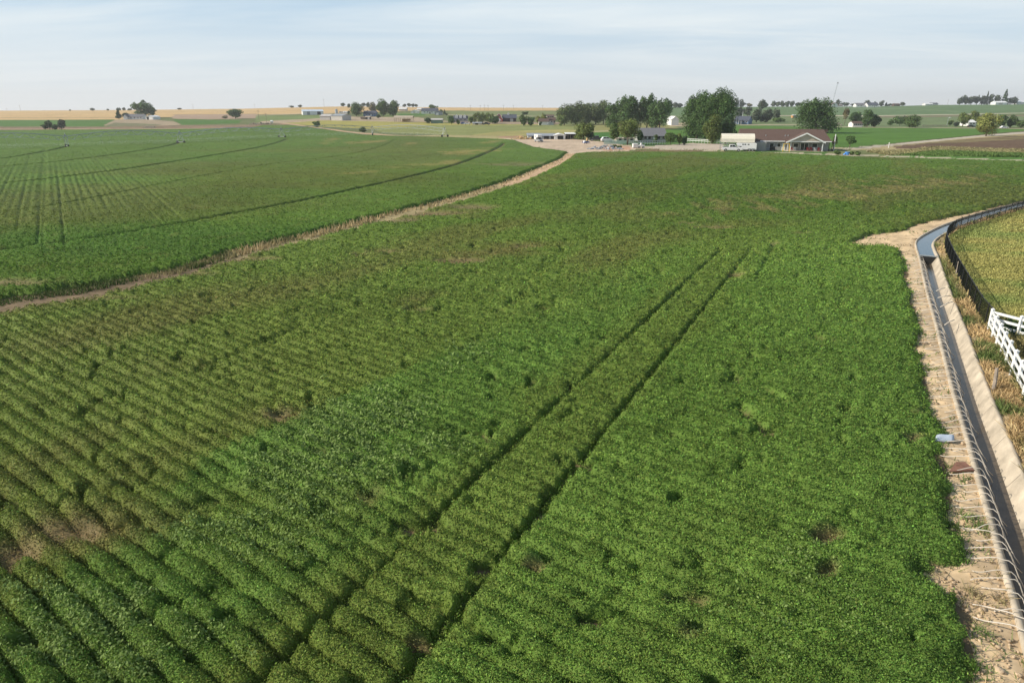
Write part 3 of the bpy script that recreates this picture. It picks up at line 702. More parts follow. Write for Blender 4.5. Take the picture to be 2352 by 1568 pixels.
gate_i = int(np.argmin(np.hypot(DL[:, 0] - pline([(2112.4, 587)])[0][0], DL[:, 1] - pline([(2112.4, 587)])[0][1])))
strip_mesh('water', [(.05, -.10), (W - .05, -.10)], M['water'], 'structure', 0, gate_i + 1)
strip_mesh('water', [(.31, -.575), (W - .31, -.575)], M['muddy_water'], 'structure', gate_i, None)
gp = DL[gate_i]; gn = DN[gate_i]; ga = math.atan2(gn[1], gn[0])
gt = empty('check_gate', (gp[0], gp[1], 0), ga, 'dark steel check gate holding back the water where the ditch bends', 'gate')
MB().prism([(.03, .02), (W - .03, .02), (W - .34, -.6), (.34, -.6)], 1, -.02, .02).build('gate_plate', 'black_metal', gt)
m = MB(); m.bar((-.1, 0, .08), (W + .1, 0, .08), .07); m.build('crossbar', 'galv', gt)

# expansion joints: thin dark lines across the lining are left to the concrete itself; siphon tubes over the left lip
def tube_mesh(k):
    r = random.Random(k)
    up = r.uniform(.10, .2); reach = r.uniform(.62, 1.1); bend = r.uniform(-.35, .35); drop = r.uniform(.62, .8)
    pts = []
    for i in range(9):
        t = i / 8; pts.append((-reach + t * (reach - .15), bend * (1 - t) ** 2 * math.sin(3 * (1 - t)), .03 + (up + .06) * sstep(t)))
    pts[-1] = (-.15, 0, up + .06)
    pts += [(0, .0, up + .075), (.14, .0, up - .02), (.30, .03, -.16), (.42, .05, -.36), (drop * .68 + .05, .06, -.52)]
    m = MB(); m.tube(pts, .014, 6); return m
proto = None; tube_protos = []
for k in range(6):
    tube_protos.append(tube_mesh(k))
protos = []
dn = len(DL); s = gate_i + 4; cnt = 0
arc = s
blue_v, board_v = 1012, 1073
tubes = []
pos_i = s * .4
while pos_i < (dn - 2) * .4 - 1.5:
    tubes.append(pos_i); near_f = pos_i / (dn * .4)
    pos_i += random.uniform(.38, .72)
tubes = tubes[-98:]
places = []
for t in tubes:
    f = t / .4; i = int(f); fr = f - i
    p = DL[i] * (1 - fr) + DL[i + 1] * fr; nn = DN[i]
    u, v = uv_of(np.array(p[0]), np.array(p[1])); places.append((p, nn, float(u), float(v)))
i_blue = min(range(len(places)), key=lambda i: abs(places[i][3] - 1012)); i_board = min(range(len(places)), key=lambda i: abs(places[i][3] - 1075))
ORD = lambda n: f"{n}{'th' if 10 <= n % 100 <= 20 else {1: 'st', 2: 'nd', 3: 'rd'}.get(n % 10, 'th')}"
for i, (p, nn, u, v) in enumerate(places):
    k = i % 6
    if i < 6: o = tube_protos[k].build('siphon_tube', 'pvc', smooth=True); protos.append(o)
    else: o = protos[k].copy(); COL.objects.link(o)
    o.location = (p[0], p[1], 0); o.rotation_euler = (0, 0, math.atan2(nn[1], nn[0]) + random.uniform(-.34, .34)); sc = random.uniform(.85, 1.15); o.scale = (sc, random.choice((-1, 1)) * sc, 1)
    if i < i_blue:
        lab = f"pale siphon tube over the ditch lip, {ORD(i_blue - i)} from blue sheet towards check gate"
    elif i <= i_board: lab = f"pale siphon tube between blue sheet and brown board, {ORD(i - i_blue + 1)} from the sheet"
    else: lab = f"pale siphon tube over the ditch lip, {ORD(i - i_board)} from the brown board towards the viewer"
    tag(o, lab, 'siphon tube', 'siphon tubes over the ditch lip')
# a few spare tubes lie across the right-hand lip
def RA(x, y): return (1920.6 + x / 4.171, 441.3 + y / 4.171)
def RB(x, y): return (2025.2 + x / 3.836, 702.9 + y / 3.836)
def RC(x, y): return (2025.2 + x / 3.432, 1111.5 + y / 3.432)
for i, (a, b, lab) in enumerate(((RA(960, 945), RA(1045, 920), 'spare pipe lying across the right ditch lip, furthest from the white fence'),
                                 (RA(975, 1010), RA(1100, 997), 'white spare pipe lying on the right ditch lip beside green weeds, longest of the spares'),
                                 (RA(1000, 1098), RA(1120, 1050), 'white spare pipe tilted up the right ditch lip, middle one of the spares'),
                                 (RA(1040, 1270), RA(1130, 1225), 'spare pipe on the right ditch lip, nearest to the white corner post'))):
    m = MB(); p, q = flat(*a, .1), flat(*b, .12)
    p, q = (float(p[0]), float(p[1]), .09), (float(q[0]), float(q[1]), .13)
    mid = [(p[j] + q[j]) / 2 for j in range(3)]; mid[2] += .06
    m.tube([p, mid, q], .03, 6); tag(m.build('spare_pipe', 'pvc', smooth=True), lab, 'pipe', 'spare pipes on the right lip')
# loose sheets on the bank
c = [Vector((*[float(q) for q in flat(u, v)], 0)) for u, v in ((2145, 1016), (2191, 1018), (2186, 1006), (2152, 1006))]
m = MB(); n = 10; vs = []; fs = []
for j in range(n + 1):
    t = j / n
    for i in range(7):
        s = i / 6
        p = c[0].lerp(c[1], s).lerp(c[3].lerp(c[2], s), t); p.z = .05 + .22 * math.sin(PI * t) * (1 - .4 * abs(s - .5)) + .02 * math.sin(9 * s)
        vs.append(p)
fs = [(j * 7 + i, j * 7 + i + 1, (j + 1) * 7 + i + 1, (j + 1) * 7 + i) for j in range(n) for i in range(6)]
o = m.add(vs, fs).build('metal_sheet', 'sheet_blue', smooth=True)
mod = o.modifiers.new('thick', 'SOLIDIFY'); mod.thickness = .012
tag(o, 'bent pale blue metal sheet lying on the sandy bank at the crop edge', 'metal sheet')
c = [flat(u, v) for u, v in ((2179, 1086), (2238, 1083), (2216, 1064), (2195, 1064))]
m = MB(); m.prism([(float(x), float(y)) for x, y in c], 2, .03, .07); o = m.build('board', 'rust_board')
tag(o, 'flat reddish brown board lying beside the siphon tubes', 'board')

# ------------------------------------------------------------------ fences on the right
FB = resample(chaikin(pline([(2560, 420), (2450, 452), (2350, 482.7), (2286.7, 501.5), (2224, 521), (2197, 529.5), (2180, 540), (2171, 552), (2168, 566), (2174, 585), (2189, 620), (2220, 677), (2247, 727), (2271, 757)]), 2), 0.05)
FH = 1.22
fence = empty('mesh_fence', (FB[-1][0], FB[-1][1], 0), 0, 'black wire mesh fence curving along the dry yellow pasture', 'fence')
base = np.array([FB[-1][0], FB[-1][1]])
step = int(2.1 / .05); posts = list(range(0, len(FB) - 10, step)) + [len(FB) - 6]
for a, b in zip(posts[:-1], posts[1:]):
    seg = FB[a:b + 1] - base; m = MB()
    for i in range(0, len(seg)):
        x, y = seg[i]; d = seg[min(i + 1, len(seg) - 1)] - seg[max(i - 1, 0)]; d = d / np.linalg.norm(d) * .0030; e = np.array([-d[1], d[0]])
        c4 = [seg[i] - d - e, seg[i] + d - e, seg[i] + d + e, seg[i] - d + e]
        m.prism([tuple(q) for q in c4], 2, .04, FH - .03)
    for z in np.arange(.06, FH - .04, .10):
        m.tube([(seg[i][0], seg[i][1], z) for i in range(0, len(seg), 7)] + [(seg[-1][0], seg[-1][1], z)], .0035, 4, False)
    m.build('mesh_panel', 'lattice', fence)
    m = MB(); m.tube([(seg[i][0], seg[i][1], FH) for i in range(0, len(seg), 7)] + [(seg[-1][0], seg[-1][1], FH)], .022, 6); m.build('top_rail', 'black_metal', fence)
for a in posts:
    x, y = FB[a] - base; m = MB(); m.tube([(x, y, -.05), (x, y, FH + .05)], .032, 8); m.tube([(x, y, FH + .05), (x, y, FH + .09)], [.042, .02], 8); m.build('post', 'black_metal', fence)
cpt = Vector((*[float(q) for q in flat(2270, 757)], 0))
nearp = Vector((*[float(q) for q in flat(2345, 905)], 0)); d1 = (nearp - cpt).normalized()
r0 = Vector((*[float(q) for q in flat(2282, 727, 1.0)], 0)); r1 = Vector((*[float(q) for q in flat(2352, 745, 1.0)], 0)); d2 = (r1 - r0).normalized()
wf = empty('rail_fence', cpt, 0, 'white three rail vinyl fence with a corner beside the ditch weeds', 'fence')
SPN = 1.55; WH = 1.2
def wpost(p):
    m = MB(); m.box(p.x - .065, p.y - .065, -.05, p.x + .065, p.y + .065, WH)
    v0 = [(p.x - .085, p.y - .085, WH), (p.x + .085, p.y - .085, WH), (p.x + .085, p.y + .085, WH), (p.x - .085, p.y + .085, WH), (p.x, p.y, WH + .09)]
    o = m.build('post', 'vinyl', wf); MB().add(v0, [(3, 2, 1, 0), (0, 1, 4), (1, 2, 4), (2, 3, 4), (3, 0, 4)]).build('post_cap', 'vinyl', o)
wpost(Vector((0, 0, 0)))
for d, n in ((d1, 9), (d2, 5)):
    for i in range(n):
        a, b = d * (i * SPN), d * ((i + 1) * SPN); wpost(b)
        for z in (.32, .68, 1.04):
            m = MB(); m.bar(a + d * .066 + Vector((0, 0, z)), b - d * .066 + Vector((0, 0, z)), .045, .14); m.build('rail', 'vinyl', wf)
for a, b, lab in (((2281.5, 898), (2290, 845), 'grey weathered wooden post leaning in dry grass by the ditch, below the white fence'), ((2196, 632), (2203, 600), 'leaning grey wooden post standing against the black mesh fence')):
    p = Vector((*[float(q) for q in flat(*a)], -.05)); Yp = p.y; q_ = Vector((0, 0, 0)); mm_, s_ = ray(*b)
    q_ = Vector((mm_ * (Yp + .15), Yp + .15, CAM_H + (Yp + .15) * s_))
    m = MB(); m.tube([p, p.lerp(q_, .5) + Vector((.02, 0, 0)), q_], [.085, .08, .07], 7); tag(m.build('wooden_post', 'weathered_wood', smooth=False), lab, 'post')

# ------------------------------------------------------------------ grasses and weeds
def scatter_uv(poly, n):
    P_ = np.array(poly); u = rng.uniform(P_[:, 0].min(), P_[:, 0].max(), n); v = rng.uniform(P_[:, 1].min(), P_[:, 1].max(), n)
    k = inpoly(u, v, poly); return u[k], v[k]
def grass_patch(name, poly, n, hfun, cfun, label, cat='grass', wpx=1.2, lean=.45, keep=None):
    u, v = scatter_uv(poly, n); x, y = flat(u, v)
    if keep is not None: k = keep(x, y, u, v); x, y, u, v = x[k], y[k], u[k], v[k]
    dep = np.hypot(y, 12); h = hfun(x, y, u, v) * rng.uniform(.6, 1.25, len(x)); c = cfun(x, y, u, v) * rng.lognormal(0, .2, len(x))[:, None]
    z = np.where(y < 140, -.03, terrain(x, y))
    vv, q, cc = blades(np.stack([x, y, z], 1), h, wpx * dep / 683 + .006, np.clip(c, .01, .7), lean)
    return tag(np_mesh(name, vv, q, M['grass'], None, cc), label, cat, kind='stuff')
def mixc(a, b, t): t = np.clip(t, 0, 1)[:, None]; return (1 - t) * np.array(a) + t * np.array(b)
STRIP = [(-350, 760)] + S1[1:] + [(1318, 354)] + S2[::-1]
def strip_h(x, y, u, v): return np.interp(u, [0, 400, 560, 900, 1200, 1310], [.22, .3, .5, .42, .25, .2]) * (.6 + .8 * fbm(x * .4, y * .4, 3, 501))
def strip_c(x, y, u, v): return mixc((.085, .12, .035), (.43, .34, .185), (u - 380) / 240 + (fbm(x * .3, y * .3, 3, 511) - .5) * 3.4)
def strip_keep(x, y, u, v):
    lo = np.interp(u, [p[0] for p in S1], [p[1] for p in S1]); up = np.interp(u, [p[0] for p in S2], [p[1] for p in S2])
    f = (v - up) / (lo - up); return (f < .52 + (fbm(x * .5, y * .5, 3, 521) - .5) * .6)
grass_patch('dry_grass', STRIP, 150000, strip_h, strip_c, 'strip of tall dry grass between the two crop fields', wpx=1.1, keep=strip_keep, lean=.3)
DRU = uv_of(DR[:, 0], DR[:, 1]); FBU = uv_of(FB[:, 0], FB[:, 1])
kd = (DRU[0] < 2900) & (DR[:, 1] > 11); 
weed_poly = [(float(a), float(b)) for a, b in zip(DRU[0][kd][::5], DRU[1][kd][::5])] + [(2700, 1700)] + [(2700, 1300), (2420, 1040), (2345, 905)] + [(float(a), float(b)) for a, b in zip(FBU[0][::-20], FBU[1][::-20])]
def weed_keep(x, y, u, v):
    d = dist_line(x, y, [tuple(p) for p in DR[::5]]); return (d > .18) & (rng.random(len(x)) < np.clip(.25 + (fbm(x * .6, y * .6, 4, 531) - .4) * 4, .03, 1))
def weed_c(x, y, u, v):
    g_ = np.clip((fbm(x * .45, y * .45, 4, 541) - .47) * 8 + np.clip((800 - v) / 160, -.25, .75) , 0, 1)
    near_f = np.clip(1 - dist_line(x, y, [tuple(p) for p in FB[::20]]) / .7, 0, 1)
    return mixc((.50, .36, .18), (.12, .17, .05), g_ - near_f * .8)
grass_patch('weeds', weed_poly, 240000, lambda x, y, u, v: .16 + .34 * fbm(x * .5, y * .5, 3, 551), weed_c, 'green weeds and dry straw between the ditch and the fences', 'weeds', 1.15, .6, weed_keep)
past_poly = [(float(a), float(b)) for a, b in zip(FBU[0][::20], FBU[1][::20])] + [(2352, 790), (2700, 860), (2700, 420)]
def past_c(x, y, u, v):
    t = (fbm(x * .13, y * .3, 4, 561) - .42) * 4; g_ = mixc((.40, .375, .125), (.26, .32, .095), t)
    edge = np.clip(1 - dist_line(x, y, [tuple(p) for p in FB[::20]]) / 2.2 + (fbm(x * .5, y * .5, 3, 571) - .5), 0, 1)[:, None] * .55  # fence shadow put into the grass colour, darker along the mesh
    return g_ * (1 - edge) + np.array((.19, .22, .065)) * edge
grass_patch('pasture_grass', past_poly, 320000, lambda x, y, u, v: .10 + .16 * fbm(x * .3, y * .3, 3, 581), past_c, 'yellowing pasture grass behind the black mesh fence', 'grass', 1.2, .6)
in_poly = [(2275, 752), (2290, 735), (2352, 752), (2700, 840), (2700, 1300), (2420, 1040), (2345, 905)]
grass_patch('shrubby_weeds', in_poly, 60000, lambda x, y, u, v: .3 + .5 * fbm(x * .6, y * .6, 3, 591), lambda x, y, u, v: mixc((.05, .09, .03), (.26, .22, .09), (fbm(x * .5, y * .5, 3, 595) - .5) * 5), 'dark green weeds in the corner behind the white fence', 'weeds', 1.6, .6)
bank_poly = BANK + [(2380, 1700), (2356, 1480), (2299, 1263), (2239, 1055), (2184, 867), (2153, 745), (2120, 640), (2098, 575), (2104, 546), (2160, 514), (2280, 476)]
def bank_keep(x, y, u, v):
    dl_ = dist_line(x, y, [tuple(p) for p in DL[::4]]); return (rng.random(len(x)) < np.clip((fbm(x * .9, y * .9, 4, 601) - .60) * 6, 0, .8) + .01 + .22 * np.exp(-dist_line(x, y, BANK_W) / .25)) & (dl_ > .2)
grass_patch('bank_weeds', bank_poly, 110000, lambda x, y, u, v: .10 + .12 * rng.random(len(x)), lambda x, y, u, v: mixc((.13, .19, .055), (.42, .32, .18), (fbm(x * .7, y * .7, 3, 611) - .5) * 5 - np.exp(-dist_line(x, y, BANK_W) / .3)), 'sparse weeds and straw on the sandy ditch bank', 'weeds', .9, .8, bank_keep)
u, v = scatter_uv(bank_poly, 10000); x, y = flat(u, v)
k = (dist_line(x, y, [tuple(p) for p in DL[::4]]) > .22) & ((fbm(x * .8, y * .8, 3, 701) > .44) | (rng.random(len(x)) < .25)); x, y = x[k], y[k]; n = len(x)
sz = rng.lognormal(-4.0, .55, n) * (1 + y / 60); cube = np.array([(-1, -1, -1), (1, -1, -1), (1, 1, -1), (-1, 1, -1), (-.6, -.6, 1), (.6, -.6, 1), (.6, .6, 1), (-.6, .6, 1)], float)
vv = cube[None] * rng.uniform(.5, 1.3, (n, 8, 3)) * sz[:, None, None] * np.array([1, 1, .6]); vv += np.stack([x, y, np.full(n, -.02)], 1)[:, None]
fq = np.array([(3, 2, 1, 0), (4, 5, 6, 7), (0, 1, 5, 4), (1, 2, 6, 5), (2, 3, 7, 6), (3, 0, 4, 7)])
tag(np_mesh('clods', vv.reshape(-1, 3), (fq[None] + 8 * np.arange(n)[:, None, None]).reshape(-1, 4), M['soil'], None, np.repeat(np.array((.50, .38, .25)) * rng.uniform(.6, 1.15, (n, 1)), 8, 0)), 'loose earth clods strewn over the sandy ditch bank', 'clods', kind='stuff')
# weedy verge beyond the crop on the right, beside the brown field
verge = [(1990, 349), (2080, 345), (2150, 339), (2352, 345), (2600, 352), (2600, 372), (2352, 362), (2040, 357)]
def verge_c(x, y, u, v): return mixc((.30, .27, .13), (.12, .19, .05), (v - np.interp(u, [2000, 2154, 2352], [360, 345, 350])) / 3 + (fbm(x * .05, y * .05, 3, 621) - .5) * 3)
grass_patch('verge_grass', verge, 60000, lambda x, y, u, v: .3 + .9 * np.clip(fbm(x * .06, y * .06, 3, 631) - .4, 0, 1), verge_c, 'weedy verge between the crop and the bare brown field', 'grass', 1.0, .6)

# ------------------------------------------------------------------ trees and bushes
def R1(x, y): return (x / 3.997, 188 + y / 3.997)
def R2(x, y): return (588.4 + x / 3.997, 188 + y / 3.997)
def R3(x, y): return (1144.2 + x / 3.997, 179.8 + y / 3.997)
def R4(x, y): return (1601.8 + x / 6.256, 179.8 + y / 6.256)
def R5(x, y): return (1863.4 + x / 4.812, 179.8 + y / 4.812)
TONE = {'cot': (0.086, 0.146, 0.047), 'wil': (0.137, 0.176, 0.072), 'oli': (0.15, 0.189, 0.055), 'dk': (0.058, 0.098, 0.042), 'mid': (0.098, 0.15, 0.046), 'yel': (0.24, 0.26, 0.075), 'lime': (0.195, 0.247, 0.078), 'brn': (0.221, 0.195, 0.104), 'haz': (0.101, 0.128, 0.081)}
def lobes_for(style, W, H, zb, n):
    """ellipsoid clumps (x, y, z, rx, rz) making the outline of a crown"""
    L = []
    Hc = H - zb
    if style == 'conifer':
        for i in range(n * 2):
            t = (i + .5) / (n * 2); r = W / 2 * (1 - t) ** .8
            for _ in range(3):
                a = random.uniform(0, 2 * PI); L.append((math.cos(a) * r * .55, math.sin(a) * r * .55, zb + Hc * t, max(r * .5, .25), Hc / n * .5))
        return L
    if style == 'plume':                                   # upright, pointed tufts
        for i in range(n):
            a = random.uniform(0, 2 * PI); q = math.sqrt(random.random()) * .82
            x, y = math.cos(a) * q * W / 2, math.sin(a) * q * W / 2
            top = H * (1 - .22 * q ** 2.4) - random.uniform(0, .20) * Hc * (1 if i % 3 else 2.6)
            rz = Hc * random.uniform(.14, .24); L.append((x, y, max(top - rz, zb + rz * .7), W * random.uniform(.12, .19), rz))
        for i in range(n):
            a = random.uniform(0, 2 * PI); q = math.sqrt(random.random()) * .85; t = random.uniform(.05, .7)
            rr = W / 2 * min(q, .8) * (1 - .5 * max(0, t - .5)); L.append((math.cos(a) * rr, math.sin(a) * rr, zb + Hc * t, W * random.uniform(.16, .23), Hc * random.uniform(.13, .20)))
        return L
    for i in range(n):
        a = random.uniform(0, 2 * PI); cz = random.uniform(-1, 1); q = random.uniform(.45, .95)
        s = math.sqrt(max(0, 1 - cz * cz))
        r = random.uniform(.15, .30)
        if style == 'bush': cz = abs(cz) * 1.2 - .25
        L.append((math.cos(a) * s * q * W * (.5 - r * .6), math.sin(a) * s * q * W * (.5 - r * .6), zb + Hc * (.5 + cz * q * (.5 - r * .35)), W * r, Hc * r * .85))
    for i in range(3): L.append((random.uniform(-.12, .12) * W, random.uniform(-.12, .12) * W, zb + Hc * random.uniform(.32, .55), W * .30, Hc * .32))
    return L
def tree_at(p, H, W, style, tone, label, name='tree', bare=.12, lsize=None, n_leaf=None, trunk=True, group='trees and bushes around the farms', rag=1.0, deep=None):
    dep = max(depth_at(p), 20); px = dep / 683
    root = empty(name, p, 0, label, 'bush' if name in ('bush', 'hedge') else 'tree', group)
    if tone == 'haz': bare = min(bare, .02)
    zb = H * bare; c0 = np.array(TONE[tone])
    area = W * (H - zb) / px ** 2
    n = int(np.clip(area ** .5 * 1.0, 7, 34))
    if style == 'plume': n = int(np.clip(area ** .5 * .8, 10, 30))
    L = lobes_for(style, W, H, zb, n)
    ls = lsize or float(np.clip(1.4 * px, .2, 1.9)); ls = min(ls, W * .22)
    tot = n_leaf or int(np.clip(area * 10, 400, 24000))
    wts = np.array([l[3] * l[3] + l[3] * l[4] for l in L]); wts /= wts.sum()
    ps, ns, cs = [], [], []
    for l, w in zip(L, wts):
        k = max(6, int(tot * w)); d = rng.normal(size=(k, 3)); d /= np.linalg.norm(d, axis=1, keepdims=True)
        rad = (.35 + .72 * rng.random(k) ** .55)[:, None]
        pp = np.array([l[0], l[1], l[2]]) + d * rad * np.array([l[3], l[3], l[4]])
        if style == 'plume': pp[:, :2] = np.array([l[0], l[1]]) + (pp[:, :2] - np.array([l[0], l[1]])) * np.clip(1.1 - .6 * (pp[:, 2:3] - l[2]) / l[4], .2, 1.4)
        tone_l = random.uniform(.78, 1.28)
        ps.append(pp); ns.append(d + rng.normal(0, .55, (k, 3)) + np.array([0, 0, .25])); cs.append(c0 * tone_l * rng.lognormal(0, .24, k)[:, None] * (1 + rng.normal(0, .06, (k, 3))))
    ps = np.concatenate(ps); ns = np.concatenate(ns); cs = np.clip(np.concatenate(cs), .01, .6)
    k = ps[:, 2] > .05; ps, ns, cs = ps[k], ns[k], cs[k]
    v, q, cc = leaves(ps, ls * rng.uniform(.6, 1.3, len(ps)), ns, cs, .7)
    np_mesh('crown', v, q, M['leaf'], root, cc)
    if trunk:
        m = MB(); r0 = max(.05, min(W, H) * .03)
        m.tube([(0, 0, -.3), (r0 * .3, 0, zb * .6 + H * .05), (-r0 * .3, r0 * .3, zb + (H - zb) * .35), (0, 0, zb + (H - zb) * .72)], [r0 * 1.3, r0, r0 * .75, r0 * .3], 7)
        for l in random.sample(L, min(6, len(L))):
            m.tube([(0, 0, zb * .8 + random.uniform(.05, .25) * H), (l[0] * .5, l[1] * .5, l[2] * .8), (l[0], l[1], l[2])], [r0 * .5, r0 * .35, r0 * .12], 5)
        m.build('trunk', 'bark', root)
    return root
def tree(reg, x0, x1, yt, yb, style, tone, label, name='tree', back=0.0, **k):
    u0, vb = reg(x0, yb); u1, vt = reg(x1, yt)
    p = G((u0 + u1) / 2, vb)
    if back:
        Y = p.y + back; p = Vector((p.x * Y / p.y, Y, float(terrain(p.x * Y / p.y, Y))))
    W = (u1 - u0) / F * depth_at(p); H = max(ztop((u0 + u1) / 2, vt, p.y) - p.z, .6)
    return tree_at(p, H, W, style, tone, label, name, **k)
# far left
tree(R1, 380, 450, 385, 440, 'bush', 'dk', 'low dark bush at the left end of the bush clump on the field bank', 'bush', bare=.02)
tree(R1, 425, 490, 345, 440, 'bush', 'dk', 'tall dark bush beside the low one in the clump on the field bank', 'bush', bare=.02)
tree(R1, 470, 540, 385, 442, 'bush', 'dk', 'rounded dark bush in the middle of the clump on the field bank', 'bush', bare=.02)
tree(R1, 520, 618, 345, 440, 'bush', 'haz', 'widest dark bush, right end of the clump on the field bank', 'bush', bare=.02)
tree(R1, 1060, 1128, 255, 342, 'conifer', 'dk', 'dark pointed conifer at the left end of the lone farmhouse', 'tree')
tree(R1, 1122, 1205, 278, 345, 'round', 'dk', 'low round tree behind the left gable of the lone farmhouse', back=18)
tree(R1, 1238, 1425, 165, 338, 'plume', 'cot', 'tall pointed dark tree rising behind the lone farmhouse', back=12, bare=.1)
tree(R1, 1375, 1435, 222, 335, 'round', 'dk', 'slim dark tree behind the white shed of the lone farm', back=10)
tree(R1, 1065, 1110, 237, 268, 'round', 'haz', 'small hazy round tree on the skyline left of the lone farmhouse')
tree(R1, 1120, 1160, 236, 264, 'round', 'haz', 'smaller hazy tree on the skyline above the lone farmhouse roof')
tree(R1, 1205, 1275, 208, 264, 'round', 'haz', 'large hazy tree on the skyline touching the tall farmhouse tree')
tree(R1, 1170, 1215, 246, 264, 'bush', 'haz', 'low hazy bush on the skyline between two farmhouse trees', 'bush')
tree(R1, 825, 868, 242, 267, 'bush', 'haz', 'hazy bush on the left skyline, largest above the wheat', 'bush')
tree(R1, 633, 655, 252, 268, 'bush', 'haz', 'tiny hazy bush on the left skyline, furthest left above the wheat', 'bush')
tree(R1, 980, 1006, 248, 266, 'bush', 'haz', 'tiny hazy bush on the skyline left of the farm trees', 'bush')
tree(R1, 1628, 1668, 242, 256, 'bush', 'haz', 'flat dark bush on the skyline between farmhouse and lone tree', 'bush')
tree(R1, 2088, 2236, 244, 338, 'round', 'cot', 'lone round dark tree at the edge of the stubble field')
tree(R1, 2040, 2095, 312, 338, 'bush', 'brn', 'low brownish scrub at the foot of the lone stubble tree', 'bush', bare=.02)
# middle left
tree(R2, 515, 597, 355, 417, 'bush', 'cot', 'single dark bush beside the dirt track and tan sheds', 'bush', bare=.03)
tree(R2, 935, 1022, 415, 466, 'bush', 'mid', 'low spreading bush at the field corner by the irrigation boom', 'bush', bare=.03)
tree(R2, 300, 345, 220, 232, 'bush', 'haz', 'thin dark scrub on the wheat crest left of the long white barn', 'bush')
tree(R2, 378, 425, 212, 230, 'bush', 'haz', 'dark round bush on the wheat crest above the long white barn', 'bush')
tree(R2, 776, 824, 192, 228, 'round', 'haz', 'small dark tree on the crest above the white trailers')
tree(R2, 832, 872, 198, 240, 'round', 'haz', 'hazy tree on the crest left of the big round farm tree')
tree(R2, 855, 985, 185, 318, 'round', 'cot', 'big round dark green tree left of the blue roofed farmhouse', bare=.08)
tree(R2, 966, 1008, 182, 235, 'round', 'haz', 'hazy tree peeping over the right shoulder of the round farm tree')
tree(R2, 1008, 1050, 182, 235, 'round', 'haz', 'hazy tree between the round farm tree and the brownish tree')
tree(R2, 1040, 1120, 180, 300, 'round', 'brn', 'thin brownish tree behind the blue roofed farmhouse', back=20)
tree(R2, 1098, 1240, 150, 312, 'round', 'mid', 'tallest bright green tree of the farm with the blue roof', bare=.06)
tree(R2, 1190, 1322, 165, 312, 'round', 'mid', 'broad green tree leaning against the tallest blue roof farm tree', bare=.06)
tree(R2, 1100, 1145, 296, 335, 'bush', 'dk', 'dark bush in front of the blue roofed farmhouse', 'bush', bare=.02)
tree(R2, 835, 865, 262, 300, 'bush', 'dk', 'dark bush left of the big round farm tree, by the trailers', 'bush', bare=.02)
for i, (a, b, t, lab) in enumerate(((1340, 1385, 206, 'low hazy tree, left end of the flat row on the skyline'), (1380, 1425, 195, 'taller hazy tree in the flat row on the skyline'), (1420, 1455, 198, 'hazy round tree third in the flat row on the skyline'), (1450, 1488, 204, 'low hazy tree, right end of the flat row on the skyline'))):
    tree(R2, a, b, t, 221, 'bush', 'haz', lab)
tree(R2, 1578, 1672, 206, 262, 'round', 'cot', 'dark round tree behind the roof of the white ranch house', back=15)
tree(R2, 1680, 1718, 250, 298, 'round', 'mid', 'small tree beside the grey wing of the white ranch house')
tree(R2, 1715, 1745, 258, 302, 'conifer', 'dk', 'small dark pointed tree right of the white ranch house')
tree(R2, 1738, 1760, 286, 312, 'bush', 'dk', 'dark shrub at the end of the ranch house yard', 'bush', bare=.02)
tree(R2, 1545, 1613, 323, 383, 'bush', 'dk', 'dark cone shaped bush left of the green shed', 'bush', bare=.02)
tree(R2, 1750, 1835, 303, 392, 'round', 'cot', 'dense round tree left of the dormer house', bare=.04)
tree(R2, 1832, 1882, 345, 392, 'bush', 'mid', 'pale green bush in front of the dormer house', 'bush', bare=.02)
for a, b, t, tn, lab in ((1985, 2030, 278, 'lime', 'light green willow, left end of the row beside the red barn'), (2020, 2065, 270, 'lime', 'light green willow, second from the left in the row beside the red barn'), (2055, 2105, 268, 'lime', 'light green willow, middle of the row beside the red barn'), (2098, 2150, 274, 'lime', 'light green willow, second from the right in the row beside the red barn'), (2138, 2190, 278, 'lime', 'light green willow, right end of the row beside the red barn')):
    tree(R2, a, b, t, 378, 'plume', tn, lab, bare=.05)
tree(R2, 1945, 2000, 320, 384, 'bush', 'mid', 'green bush between dormer house and the light willows', 'bush', bare=.02)
tree(R2, 2125, 2245, 300, 384, 'round', 'cot', 'dark green tree crowding the left side of the red barn', bare=.04)
# behind and beside the red barn
tree(R3, 190, 275, 325, 436, 'round', 'mid', 'round green tree right of the dark barn body', bare=.03)
tree(R3, 255, 338, 332, 436, 'round', 'cot', 'darker green tree beside the round one, right of the barn', bare=.03)
tree(R3, 205, 285, 302, 345, 'round', 'mid', 'low green tree behind the barn yard on the slope', back=30)
tree(R3, 338, 395, 338, 420, 'round', 'yel', 'yellowish willow left of the brown roofed house', bare=.04)
tree(R3, 385, 450, 322, 420, 'round', 'yel', 'yellowish willow touching the brown roofed house', bare=.04)
tree(R3, 368, 405, 400, 434, 'bush', 'dk', 'dark shrub in front of the brown roofed house', 'bush', bare=.02)
tree(R3, 520, 690, 212, 432, 'round', 'wil', 'broad grey green willow at the left end of the big grove', bare=.02)
tree(R3, 545, 605, 320, 436, 'plume', 'lime', 'light green sapling at the foot of the broad left willow', bare=.02)
tree(R3, 620, 800, 203, 428, 'round', 'wil', 'tall grey green willow, second in the big grove', bare=.01)
tree(R3, 725, 885, 200, 424, 'round', 'wil', 'grey green willow in the middle of the big grove', bare=.02)
tree(R3, 820, 965, 208, 424, 'round', 'wil', 'willow with bare trunk below its crown, fourth in the big grove', bare=.08)
tree(R3, 900, 1030, 190, 424, 'round', 'wil', 'willow at the right end of the big grove beside the cottonwoods', bare=.08)
tree(R3, 975, 1120, 195, 470, 'plume', 'cot', 'leafy cottonwood at the left side of the middle group', bare=.08, back=20)
